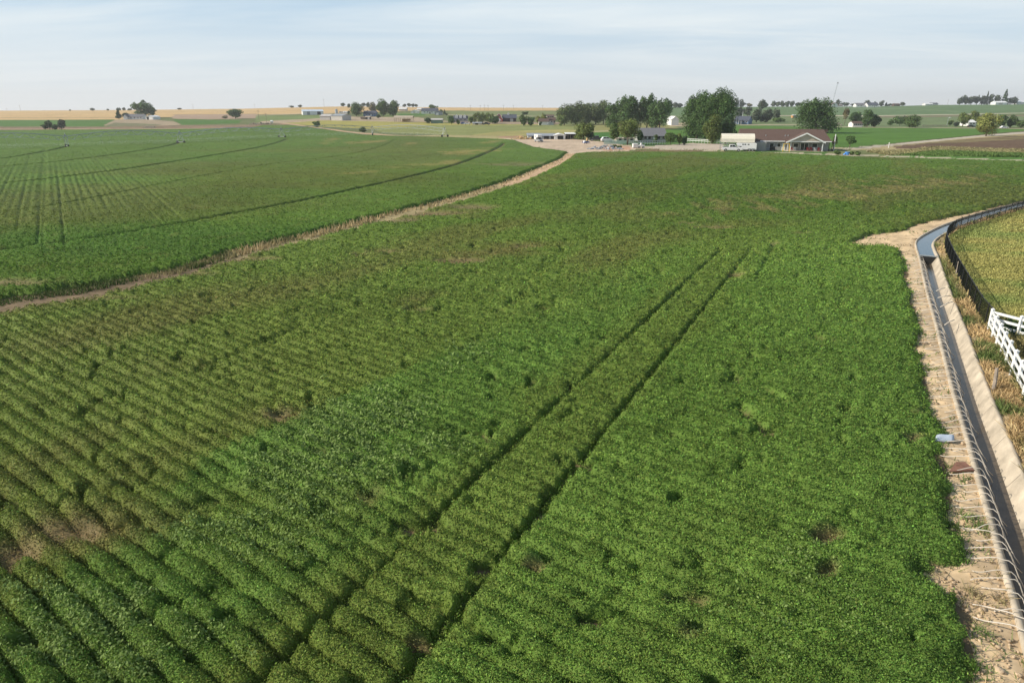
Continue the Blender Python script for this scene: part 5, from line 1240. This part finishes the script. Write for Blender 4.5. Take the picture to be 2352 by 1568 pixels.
m = MB(); m.bar((gx0 - .2, -3.66, HE - .36), (gxm, -3.66, GZ + .06), .09, .36); m.bar((gxm, -3.66, GZ + .06), (gx1 + .2, -3.66, HE - .36), .09, .36); m.box(gx0 + .3, -3.3, HE - .22, gx1 - .3, -3.21, HE + .02); m.build('gable_trim', 'trim', house)
for x in (gx0 + .5, hx(1305), gx1 - .4): MB().box(x - .1, -3.1, -.3, x + .1, -2.9, HE - .2).build('porch_post', 'trim', house)
MB().box(gx0, -3.3, -.3, gx1, -.02, .1).build('porch_slab', 'concrete', house)
sdo = MB().box(hx(1455), -.07, .1, hx(1565), -.005, 2.25).build('sliding_door', 'trim', house)
for a, b_ in ((1462, 1506), (1514, 1558)): MB().box(hx(a), -.1, .2, hx(b_), -.075, 2.15).build('pane', 'glass', sdo)
for a, w in ((1040, 1.2), (1140, 1.0), (1360, 1.4), (1610, 1.5)): window(house, hx(a), .9, w, 1.2)
for a in (1045,): door(house, hx(1205), 1.0, 2.1)
MB().box(hx(840), -3.2, -.3, hx(978), -.01, HE - .32).build('utility_room', 'grey_or_shaded_siding', house)  # beige wall too, its shade painted in as grey
for x, yv in ((985, 840), (1250, 815), (1290, 812)):
    y_ = DEP * .25; MB().tube([(hx(x), 1.9, HE + .7), (hx(x), 1.9, HE + 1.55)], .13, 8).build('vent_pipe', 'galv', roof)
MB().box(hx(1690), DEP * .5 - .5, RZ - .6, hx(1840), DEP * .5 + .5, RZ + .02).build('ridge_cap', 'brown_shingle', roof)
# side porch at the right end
for x in (1805, 1840, 1880, 1900): MB().box(hx(x) - .08, .2, -.3, hx(x) + .08, .36, HE - .2).build('side_post', 'dark_barn', house)
MB().box(hx(1780), -.5, HE - .35, hx(1905), 4, HE - .18).build('side_roof', 'brown_shingle', house)
# carport
cp0 = G(*R4(362, 1030)); CY_ = min(cp0.y, HY - 4.6)
cp = empty('carport', HP(352, 5.2), HROT, 'cream metal carport with rounded roof standing left of the brown roofed house', 'carport')
CL = (830 - 362) * hs * .97; CD = 5.6
prof = [(0, 2.35), (0, 3.35), (.5, 4.05), (1.6, 4.55), (2.8, 4.72), (4.0, 4.55), (5.1, 4.05), (5.6, 3.35), (5.6, 2.35)]
pin = [(a + (.07 if a < 2.8 else -.07 if a > 2.8 else 0), z - .07) for a, z in prof]; pin[0] = (.07, 2.35); pin[-1] = (5.53, 2.35)
m = MB(); m.prism(prof + pin[::-1], 0, 0, CL); m.build('roof', 'cream_metal', cp)
MB().prism([(.08, 3.3)] + [(a, z) for a, z in pin[1:-1]] + [(5.52, 3.3)], 0, CL - .12, CL - .06).build('end_panel', 'tan_metal', cp)
for i in range(6):
    for y in (.035, 5.565): MB().box(i * (CL - .2) / 5, y - .04, -.3, i * (CL - .2) / 5 + .08, y + .04, 2.36).build('post', 'galv', cp)
m = MB()
for z in (.6, 1.1, 1.6): m.bar((0, 5.66, z), (CL, 5.66, z), .04, .12)
m.build('back_rail', 'trim', cp)
# vehicles
def wheel(parent, x, y, r=.37, w=.24):
    o = MB().tube([(x, y - w / 2, r), (x, y + w / 2, r)], r, 18).build('wheel', 'tyre', parent)
    s = 1 if y > 0 else -1
    MB().tube([(x, y + s * w * .42, r), (x, y + s * (w / 2 + .012), r)], r * .6, 14).build('rim', 'rim', o)
def lights(root, xf, xr, z, w, zr=None):
    for s in (-1, 1):
        MB().box(xf - .04, s * w - .14, z - .08, xf + .02, s * w + .14, z + .08).build('headlight', 'lamp_clear', root)
        MB().box(xr - .02, s * w - .1, (zr or z) - .14, xr + .04, s * w + .1, (zr or z) + .14).build('tail_light', 'lamp_red', root)
def pickup(p, rot, paint, label, camper=False):
    r = empty('pickup_truck', p, rot, label, 'pickup')
    MB().prism([(-2.85, .5), (-2.85, 1.15), (-2.78, 1.2), (1.3, 1.22), (2.55, 1.12), (2.8, .95), (2.85, .5), (2.3, .38), (-2.4, .42)], 1, -.95, .95).build('body', paint, r, bevel=.03)
    cab = MB().prism([(-.85, 1.21), (-.72, 1.83), (-.55, 1.9), (.55, 1.9), (.7, 1.84), (1.38, 1.21)], 1, -.84, .84).build('cab', paint, r, bevel=.03)
    for s in (-1, 1):
        MB().prism([(-.68, 1.27), (-.6, 1.78), (-.08, 1.8), (-.08, 1.27)], 1, s * .845, s * .86).build('side_window', 'glass', cab)
        MB().prism([(.02, 1.27), (.02, 1.8), (.55, 1.8), (1.1, 1.27)], 1, s * .845, s * .86).build('side_window', 'glass', cab)
        MB().box(1.05, s * .9 - .02, 1.24, 1.2, s * 1.08 + .02, 1.42).build('mirror', 'tyre', r)
    MB().add([(1.37, -.74, 1.27), (1.37, .74, 1.27), (.8, .66, 1.8), (.8, -.66, 1.8)], [(0, 1, 2, 3)]).build('windscreen', 'glass', cab).location = (.03, 0, .03)
    MB().box(-2.72, -.8, 1.2, -.95, .8, 1.228).build('bed', 'dark_shade', r)
    MB().box(2.84, -.55, .6, 2.88, .55, .9).build('grille', 'tyre', r); MB().box(2.83, -.95, .38, 2.97, .95, .56).build('bumper', 'rim', r)
    for x in (-1.75, 1.8):
        for s in (-1, 1): wheel(r, x, s * .84, .39)
    lights(r, 2.84, -2.87, .9, .76)
    if camper:
        MB().prism([(-2.9, 1.235), (-2.9, 3.25), (-2.7, 3.35), (.9, 3.35), (1.15, 3.1), (1.1, 2.25), (-.75, 2.0), (-.9, 1.235)], 1, -1.05, 1.05).build('camper', 'white_paint', r, bevel=.04)
        MB().box(-2.0, -1.075, 2.2, -1.1, -1.055, 2.8).build('camper_window', 'glass', r)
    return r
def car(p, rot, paint, label, suv=False):
    r = empty('parked_car', p, rot, label, 'car'); h = .22 if suv else 0
    MB().prism([(-2.25, .45), (-2.3, .85), (-2.1, .98 + h), (1.0, .98 + h), (2.1, .82 + h * .6), (2.28, .6), (2.25, .32), (-2.1, .32)], 1, -.88, .88).build('body', paint, r, bevel=.04)
    top = 1.45 + h * 1.3; back = -2.05 if suv else -1.7
    cab = MB().prism([(back, .97 + h), (back + .45, top), (.1, top), (.95, .97 + h)], 1, -.76, .76).build('cabin', paint, r, bevel=.04)
    for s in (-1, 1):
        MB().prism([(back + .28, 1.02 + h), (back + .55, top - .07), (-.6, top - .07), (-.6, 1.02 + h)], 1, s * .765, s * .78).build('side_window', 'glass', cab)
        MB().prism([(-.5, 1.02 + h), (-.5, top - .07), (.04, top - .07), (.72, 1.02 + h)], 1, s * .765, s * .78).build('side_window', 'glass', cab)
    MB().add([(.97, -.68, 1.02 + h), (.97, .68, 1.02 + h), (.2, .62, top - .03), (.2, -.62, top - .03)], [(0, 1, 2, 3)]).build('windscreen', 'glass', cab).location = (.03, 0, .02)
    for x in (-1.4, 1.4):
        for s in (-1, 1): wheel(r, x, s * .78, .33, .2)
    lights(r, 2.26, -2.3, .72, .66)
    return r
pk = HP(500, 7.3)
pickup(pk, HROT, 'car_white', 'white pickup truck parked in front of the cream carport')
ht = empty('horse_trailer', HP(735, 4.9), HROT, 'white horse trailer with a gooseneck parked under the carport end', 'trailer')
TL = 200 * hs
MB().prism([(-TL / 2, .45), (TL / 2, .45), (TL / 2, 2.1), (TL / 2 - .15, 2.25), (-TL / 2 - 1.3, 2.25), (-TL / 2 - 1.5, 2.0), (-TL / 2 - 1.2, 1.45), (-TL / 2, 1.35)], 1, -1.0, 1.0).build('body', 'white_paint', ht, bevel=.04)
for x in (-TL / 2 + .1, -TL / 2 + .7, -TL / 2 + 1.6): MB().box(x, -1.03, 1.75, x + .4, -1.008, 2.02).build('window', 'glass', ht)
for x in (.2, 1.05):
    for s in (-1, 1): wheel(ht, x, s * .92, .35, .2)
MB().box(-.35, -1.06, .62, 1.6, -1.008, .8).build('fender', 'galv', ht); MB().box(TL / 2 - .02, -.7, .5, TL / 2 + .03, .7, 1.9).build('rear_door', 'grey_metal', ht)
# yard things under and beside the porch
def at(x, y): return G(*R4(x, y))
p = HP(1240, 4.4); sw = empty('swing_set', p, HROT, 'yellow play swing frame beside the front porch', 'swing')
for s in (-.9, .9):
    for q in (-.8, .8): MB().tube([(s, q, -.1), (s * .8, 0, 2.1)], .06, 6).build('leg', 'plastic_yellow', sw)
MB().tube([(-.8, 0, 2.1), (.8, 0, 2.1)], .06, 6).build('top_bar', 'plastic_yellow', sw); MB().box(-.35, -.2, .55, .35, .2, .6).build('seat', 'plastic_yellow', sw)
for s in (-.33, .33): MB().tube([(s, 0, .58), (s, 0, 2.1)], .02, 4).build('rope', 'tyre', sw)
def chair(x, dy, mat, label):
    r = empty('garden_chair', HP(x, dy, .1), random.uniform(-.6, .6), label, 'chair', 'porch furniture')
    MB().box(-.3, -.3, .4, .3, .3, .47).build('seat', mat, r); MB().prism([(.26, .47), (.32, .47), (.42, 1.0), (.36, 1.0)], 0, -.3, .3).build('backrest', mat, r)
    for a in (-.26, .26):
        for b_ in (-.26, .26): MB().box(a - .03, b_ - .03, 0, a + .03, b_ + .03, .4).build('leg', mat, r)
    for a in (-.33, .33): MB().box(a - .03, -.3, .6, a + .03, .3, .65).build('armrest', mat, r)
for x, dy, mat, lab in ((1335, 2.2, 'plastic_red', 'red garden chair at the left of the glass porch door'), (1375, 1.7, 'white_paint', 'white garden chair left of the glass porch door'), (1545, 2.4, 'plastic_red', 'red garden chair right of the glass porch door, left one'), (1585, 2.0, 'plastic_red', 'red garden chair at the middle of the porch right side'), (1640, 2.2, 'white_paint', 'white garden chair near the right porch post'), (1690, 2.4, 'plastic_red', 'red garden chair against the right porch post')): chair(x, dy, mat, lab)
tb = empty('garden_table', HP(1612, 1.2, .1), 0, 'dark round table between the red porch chairs', 'table'); MB().tube([(0, 0, .68), (0, 0, .73)], .55, 18).build('tabletop', 'dark_barn', tb)
MB().tube([(0, 0, 0), (0, 0, .68)], .05, 8).build('leg', 'dark_barn', tb)
gl = empty('grill', HP(1075, 1.4), HROT, 'black covered grill against the back wall of the ranch house', 'grill'); MB().prism([(-.7, .2), (.7, .2), (.7, .95), (.45, 1.3), (-.45, 1.3), (-.7, .95)], 1, -.4, .4).build('hood', 'dark_shade', gl, bevel=.05)
for a in (-.6, .6): MB().box(a - .05, -.3, 0, a + .05, .3, .2).build('leg', 'black_metal', gl)
bx = empty('storage_box', HP(1015, 1.0), HROT, 'low grey storage box beside the covered grill', 'box'); MB().box(-.9, -.4, 0, .9, .4, .8).build('body', 'grey_metal', bx, bevel=.03); MB().box(-.93, -.43, .8, .93, .43, .88).build('lid', 'tan_metal', bx)
p = at(2150, 1104); bt = empty('plastic_tub', p, 0, 'bright blue plastic tub beside the field path', 'tub'); MB().tube([(0, 0, 0), (0, 0, .75)], [.42, .55], 16).build('body', 'plastic_blue', bt); MB().tube([(0, 0, .72), (0, 0, .79)], .6, 16).build('rim', 'plastic_blue', bt)
MB().prism([(-.55, .1), (-1.0, .1), (-.6, .5)], 1, -.3, .3).build('spout', 'plastic_blue', bt)
p = G(*R5(853, 772)); tag(MB().tube([p, p + Vector((0, 0, 1.7))], .1, 6).build('marker_post', 'white_paint'), 'white marker post at the corner of the gravel road', 'post')
p = G(*R5(208, 640)); Vector(p); tag(MB().tube([HP(1925, -2), HP(1925, -2, 4.6)], .12, 6).build('vent_post', 'white_paint'), 'white upright post at the right corner of the brown roof', 'post')
# dirt lot
pickup(G(*R3(372, 586)), math.radians(-68), 'car_silver', 'silver pickup with a tall white camper parked on the dirt lot', True).scale = (.8, .8, .78)
pickup(G(*R3(905, 576)), math.radians(176), 'car_dark', 'dark pickup parked behind the white car at the dirt lot')
car(G(*R3(1000, 585)), math.radians(8), 'car_white', 'white car parked under the yard trees beside the dirt lot', True)
ut = empty('utility_trailer', G(*R3(806, 602)), .5, 'small blue trailer carrying yellow and white gear on the dirt lot', 'trailer')
ut.scale = (.55, .6, .62)
MB().box(-2.0, -.9, .5, 2.0, .9, .62).build('deck', 'car_blue', ut)
for s in (-.9, .9): MB().box(-2, s - .04, .62, 2, s + .04, 1.25).build('side_board', 'car_blue', ut)
for s in (-1, 1): wheel(ut, -.2, s * 1.02, .34, .2)
MB().box(-1.6, -.6, .63, -.4, .6, 1.7).build('load_box', 'white_paint', ut); MB().prism([(-.2, .63), (1.4, .63), (1.2, 2.0), (.6, 3.2), (.3, 2.2)], 1, -.4, .4).build('machine', 'hay', ut); MB().tube([(2, 0, .55), (3.4, 0, .5)], .06, 6).build('drawbar', 'car_blue', ut)
def crate(p, label, w=2.6, h=1.9, d=2):
    r = empty('white_crate', p, 0, label, 'crate'); MB().box(-w / 2, -d / 2, .12, w / 2, d / 2, h).build('body', 'white_paint', r, bevel=.03)
    for i in range(4): MB().box(-w / 2 + .15 + i * (w - .42) / 3, -d / 2 - .05, .1, -w / 2 + .27 + i * (w - .42) / 3, -d / 2 - .003, h - .05).build('slat', 'tan_metal', r)
    for a in (-w / 2 + .3, w / 2 - .3): MB().box(a - .1, -d / 2 + .05, 0, a + .1, d / 2 - .05, .12).build('runner', 'weathered_wood', r)
p = G(*R3(1257, 640)); s_ = depth_at(p) / F / 4; crate(p, 'white slatted tank crate at the edge of the driveway', 46 * s_, 38 * s_)
p = G(*R3(1312, 641)); gc = empty('garden_cart', p, 0, 'small white garden cart beside the white slatted crate', 'cart'); MB().prism([(-.9, .45), (.9, .45), (1.0, .9), (.2, 1.0), (.05, 1.5), (-.2, 1.5), (-.3, .95), (-.9, .9)], 1, -.55, .55).build('body', 'white_paint', gc, bevel=.03)
for x in (-.6, .65):
    for s in (-1, 1): wheel(gc, x, s * .55, .28, .16)
def pile(p, w, d, h, mat, label, name='rubble_pile', n=46, sz=.5):
    m = MB(); r = random.Random(int(p.x * 10))
    for i in range(n):
        a = r.uniform(0, 2 * PI); q = math.sqrt(r.random()); x, y = math.cos(a) * q * w / 2, math.sin(a) * q * d / 2; z = h * (1 - q * q) * r.random()
        s = r.uniform(.4, 1) * sz; c = Matrix.Rotation(r.uniform(0, 3), 4, 'Z') @ Matrix.Rotation(r.uniform(-.7, .7), 4, 'X')
        vs = [c @ Vector((i1 * s * r.uniform(.7, 1.3), j1 * s * .6, k1 * s * .4)) + Vector((x, y, z + s * .2)) for i1, j1, k1 in ((-1, -1, -1), (1, -1, -1), (1, 1, -1), (-1, 1, -1), (-.7, -.7, 1), (.8, -.6, 1), (.7, .8, 1), (-.6, .7, 1))]
        m.add(vs, [(3, 2, 1, 0), (4, 5, 6, 7), (0, 1, 5, 4), (1, 2, 6, 5), (2, 3, 7, 6), (3, 0, 4, 7)])
    o = m.build(name, mat); o.location = p; return tag(o, label, 'pile')
pile(G(*R3(985, 652)), 11, 4, 1.2, 'grey_metal', 'heap of grey scrap at the front edge of the dirt lot')
pile(G(*R3(215, 560)), 9, 4, 1.6, 'hay', 'heap of brown dirt clods left of the white stable')
pile(G(*R5(240, 522)), 13, 5, 2.4, 'rubble', 'heap of pale rocks beside the right cottonwood', sz=.9)
pile(G(*R2(40, 392)), 16, 6, 1.6, 'rubble', 'heap of pale stones at the field corner by the power poles', sz=.8)
p = G(*R2(145, 382)); pm = empty('pump_tank', p, 0, 'small white tank standing at the far field corner', 'tank'); MB().tube([(-.9, 0, 1.3), (.9, 0, 1.3)], .85, 14).build('barrel', 'white_paint', pm)
for a in (-.6, .6): MB().box(a - .1, -.6, 0, a + .1, .6, .6).build('leg', 'galv', pm)
tree(R3, 1040, 1090, 606, 640, 'bush', 'mid', 'small weedy bush beside the scrap heap', 'bush', bare=0)
tree(R3, 1085, 1140, 618, 645, 'bush', 'mid', 'low weeds right of the scrap heap', 'bush', bare=0)
car(G(*R2(1940, 394)), .1, 'car_white', 'white car parked in front of the dormer house')
car(G(*R2(1905, 390)), -.3, 'car_blue', 'blue car parked at the left of the dormer house white car')
pickup(G(*R2(2110, 396)), .2, 'car_dark', 'dark pickup parked between the tan shed and the red barn')
car(G(*R5(2128, 556)), .05, 'car_white', 'white car parked beside the gravel road trees at far right')
car(G(*R5(1765, 542)), 0, 'car_dark', 'dark car parked by the hidden white house')

# ------------------------------------------------------------------ poles, lamp, mast
def pole(u, vb, vt, label, arm=True, r=.16, name='power_pole', g='power poles on the skyline'):
    p = G(u, vb); h = max(ztop(u, vt, p.y) - p.z, 3); o = empty(name, p, 0, label, 'pole', g)
    MB().tube([(0, 0, -.3), (0, 0, h)], [r, r * .7], 6).build('shaft', 'weathered_wood', o)
    if arm: MB().box(-1.3, -.08, h - .9, 1.3, .08, h - .7).build('crossarm', 'weathered_wood', o)
for (x, y0, y1, reg, lab) in ((190, 268, 213, R1, 'thin power pole on the skyline at far left above the wheat'), (66, 268, 244, R1, 'short power pole on the far left skyline'), (1775, 256, 205, R1, 'faint power pole on the skyline left of the lone round tree'), (2340, 248, 205, R1, 'faint power pole on the skyline right of the lone round tree'),
                              (25, 350, 262, R2, 'power pole at the field corner, left one of two by the stones'), (95, 372, 288, R2, 'power pole at the field corner, right one of two by the stones'), (625, 235, 160, R2, 'tall faint power pole behind the long white barn'), (1967, 262, 212, R2, 'power pole on the central skyline, first right of the ranch house'), (2057, 262, 214, R2, 'power pole on the central skyline above the light willows, left one'), (2097, 262, 210, R2, 'power pole on the central skyline above the light willows, middle one'), (2130, 262, 214, R2, 'power pole on the central skyline above the light willows, right one'), (2270, 262, 212, R2, 'power pole on the central skyline above the red barn front'),
                              (140, 285, 246, R3, 'power pole on the skyline above the dark barn roof'), (408, 285, 248, R3, 'power pole on the skyline left of the big grove'), (1505, 296, 236, R5, 'thin pole on the right skyline between white house and dark grove')):
    pole(*reg(x, y0), reg(x, y1)[1], lab)
p = G(*R5(1500, 525)); h = ztop(R5(1500, 0)[0], R5(1500, 436)[1], p.y) - p.z; sl = empty('street_lamp', p, 0, 'street lamp on a pale pole beside the far pasture fence', 'lamp'); MB().tube([(0, 0, -.3), (0, 0, h - .2), (.6, 0, h)], [.16, .12, .1], 6).build('shaft', 'galv', sl); MB().box(.5, -.3, h - .15, 1.6, .3, h + .2).build('lamp_head', 'white_paint', sl)
p = G(*R4(1938, 345)); h = ztop(R4(1938, 0)[0], R4(0, 68)[1], p.y) - p.z; ra = empty('radio_mast', p, 0, 'tall thin lattice radio mast leaning on the skyline', 'mast')
m = MB(); lx = (1977 - 1938) / 6.256 / F * depth_at(p); nseg = 14; w = .75
for j in range(3):
    a = 2 * PI * j / 3; m.tube([(math.cos(a) * w, math.sin(a) * w, 0), (lx + math.cos(a) * w * .7, math.sin(a) * w * .7, h)], .11, 4)
for i in range(nseg):
    for j in range(3):
        a, b_ = 2 * PI * j / 3, 2 * PI * (j + 1) / 3; z0, z1 = h * i / nseg, h * (i + 1) / nseg
        m.tube([(lx * i / nseg + math.cos(a) * w, math.sin(a) * w, z0), (lx * (i + 1) / nseg + math.cos(b_) * w * .9, math.sin(b_) * w * .9, z1)], .06, 3)
m.build('lattice', 'galv', ra); MB().tube([(lx, 0, h - 1), (lx, 0, h + 1)], [1.5, 1.2], 8).build('antenna', 'grey_metal', ra)
p = G(*R1(1360, 424)); gr = empty('culvert_rail', p, 0, 'pale concrete culvert rail across the far field ditch', 'culvert'); ww = 24 / F * depth_at(p); MB().box(-ww / 2, -.2, -.3, ww / 2, .2, .8).build('wall', 'concrete', gr); MB().box(-ww / 2, 2.8, -.3, ww / 2, 3.2, .9).build('wall', 'concrete', gr)

# ------------------------------------------------------------------ irrigation boom across the circle field
tw = [(-420, 352), (-130, 348), (155, 339.5), (416, 330.5), (648, 317.5), (856, 311), (1022, 315.5)]
TP = [G(u, v) for u, v in tw]; BH = 3.4
pv = empty('irrigation_boom', TP[2], 0, 'long wheeled irrigation boom with trussed spans crossing the far field', 'irrigation boom'); O = TP[2]
for k, t in enumerate(TP):
    q = t - O; d = ((TP[min(k + 1, len(TP) - 1)] - TP[max(k - 1, 0)])); d.z = 0; d.normalize(); nrm = Vector((-d.y, d.x, 0))
    m = MB()
    for s in (-1, 1):
        for e_ in (-.5, .5): m.tube([q + nrm * (s * 2.0) + d * e_ * .2 + Vector((0, 0, .6)), q + d * e_ + Vector((0, 0, BH))], .06, 5)
    m.bar(q - nrm * 2.1 + Vector((0, 0, .62)), q + nrm * 2.1 + Vector((0, 0, .62)), .14); m.tube([q + Vector((0, 0, BH)), q + Vector((0, 0, BH + 1.1))], .07, 5)
    tower = m.build('tower', 'galv', pv)
    for s in (-1, 1):
        c = q + nrm * (s * 2.0) + Vector((0, 0, .55)); o = MB().tube([c - d * .15, c + d * .15], .5, 16).build('wheel', 'tyre', tower)
    MB().box(q.x - .22, q.y - .22, q.z + BH + .15, q.x + .22, q.y + .22, q.z + BH + .6).build('control_box', 'grey_metal', tower)
    if k == len(TP) - 1: continue
    q2 = TP[k + 1] - O; n = 9; L = (q2 - q).length
    pts = [q.lerp(q2, i / 24) + Vector((0, 0, BH + 1.3 * math.sin(PI * i / 24))) for i in range(25)]
    MB().tube(pts, .11, 6).build('pipe', 'galv', pv)
    m = MB(); lo = [q.lerp(q2, (i + .5) / n) + Vector((0, 0, BH + 1.3 * math.sin(PI * (i + .5) / n) - 1.25)) for i in range(n)]
    for i in range(n):
        for s in (-1, 1):
            l_ = lo[i] + nrm * s * .9
            m.tube([q.lerp(q2, i / n) + Vector((0, 0, BH + 1.3 * math.sin(PI * i / n))), l_, q.lerp(q2, (i + 1) / n) + Vector((0, 0, BH + 1.3 * math.sin(PI * (i + 1) / n)))], .05, 4)
            if i < n - 1: m.tube([l_, lo[i + 1] + nrm * s * .9], .03, 4)
        m.tube([lo[i] - nrm * .9, lo[i] + nrm * .9], .04, 4)
    m.build('truss', 'galv', pv)
    if k in (0,): continue
    for i in range(1, 14):
        a = q.lerp(q2, i / 14); MB().tube([a + Vector((0, 0, BH + 1.3 * math.sin(PI * i / 14))), a + Vector((.1, .1, 1.4))], .02, 4, False).build('drop_hose', 'galv', pv)
# fine spray under the boom
ps = []
for k in range(len(TP) - 1):
    n = 2600; t = rng.random(n); a = np.array(TP[k]); b_ = np.array(TP[k + 1]); i_ = np.round(t * 14) / 14 + rng.normal(0, .022, n)
    pp = a + (b_ - a) * np.clip(i_, 0, 1)[:, None]; r_ = rng.normal(0, 1.5, (n, 2)); pp[:, :2] += r_; pp[:, 2] += np.clip(1.5 - .12 * (r_ ** 2).sum(1), .45, 1.5) + rng.normal(0, .1, n); ps.append(pp)
ps = np.concatenate(ps); v, q, _ = leaves(ps, rng.uniform(.03, .10, len(ps)), rng.normal(size=(len(ps), 3)), np.ones((len(ps), 3)), 1.0)
tag(np_mesh('spray', v, q, M['mist'], None), 'fine white water spray falling below the irrigation boom', 'spray', kind='stuff')

# ------------------------------------------------------------------ summer haze
HZ = (-5900, -60, -40, 5900, 2960, 62)
hm = bpy.data.materials.new('haze'); hm.use_nodes = True; ht_ = hm.node_tree; ht_.nodes.clear()
ho = ht_.nodes.new('ShaderNodeOutputMaterial'); hv = ht_.nodes.new('ShaderNodeVolumePrincipled'); hv.inputs['Color'].default_value = (.92, .92, .92, 1); hv.inputs['Density'].default_value = 0.00017; hv.inputs['Anisotropy'].default_value = 0.3
ht_.links.new(hv.outputs[0], ho.inputs['Volume'])
USE_HAZE = True
if USE_HAZE: tag(MB().box(*HZ).build('haze', hm), kind='stuff')
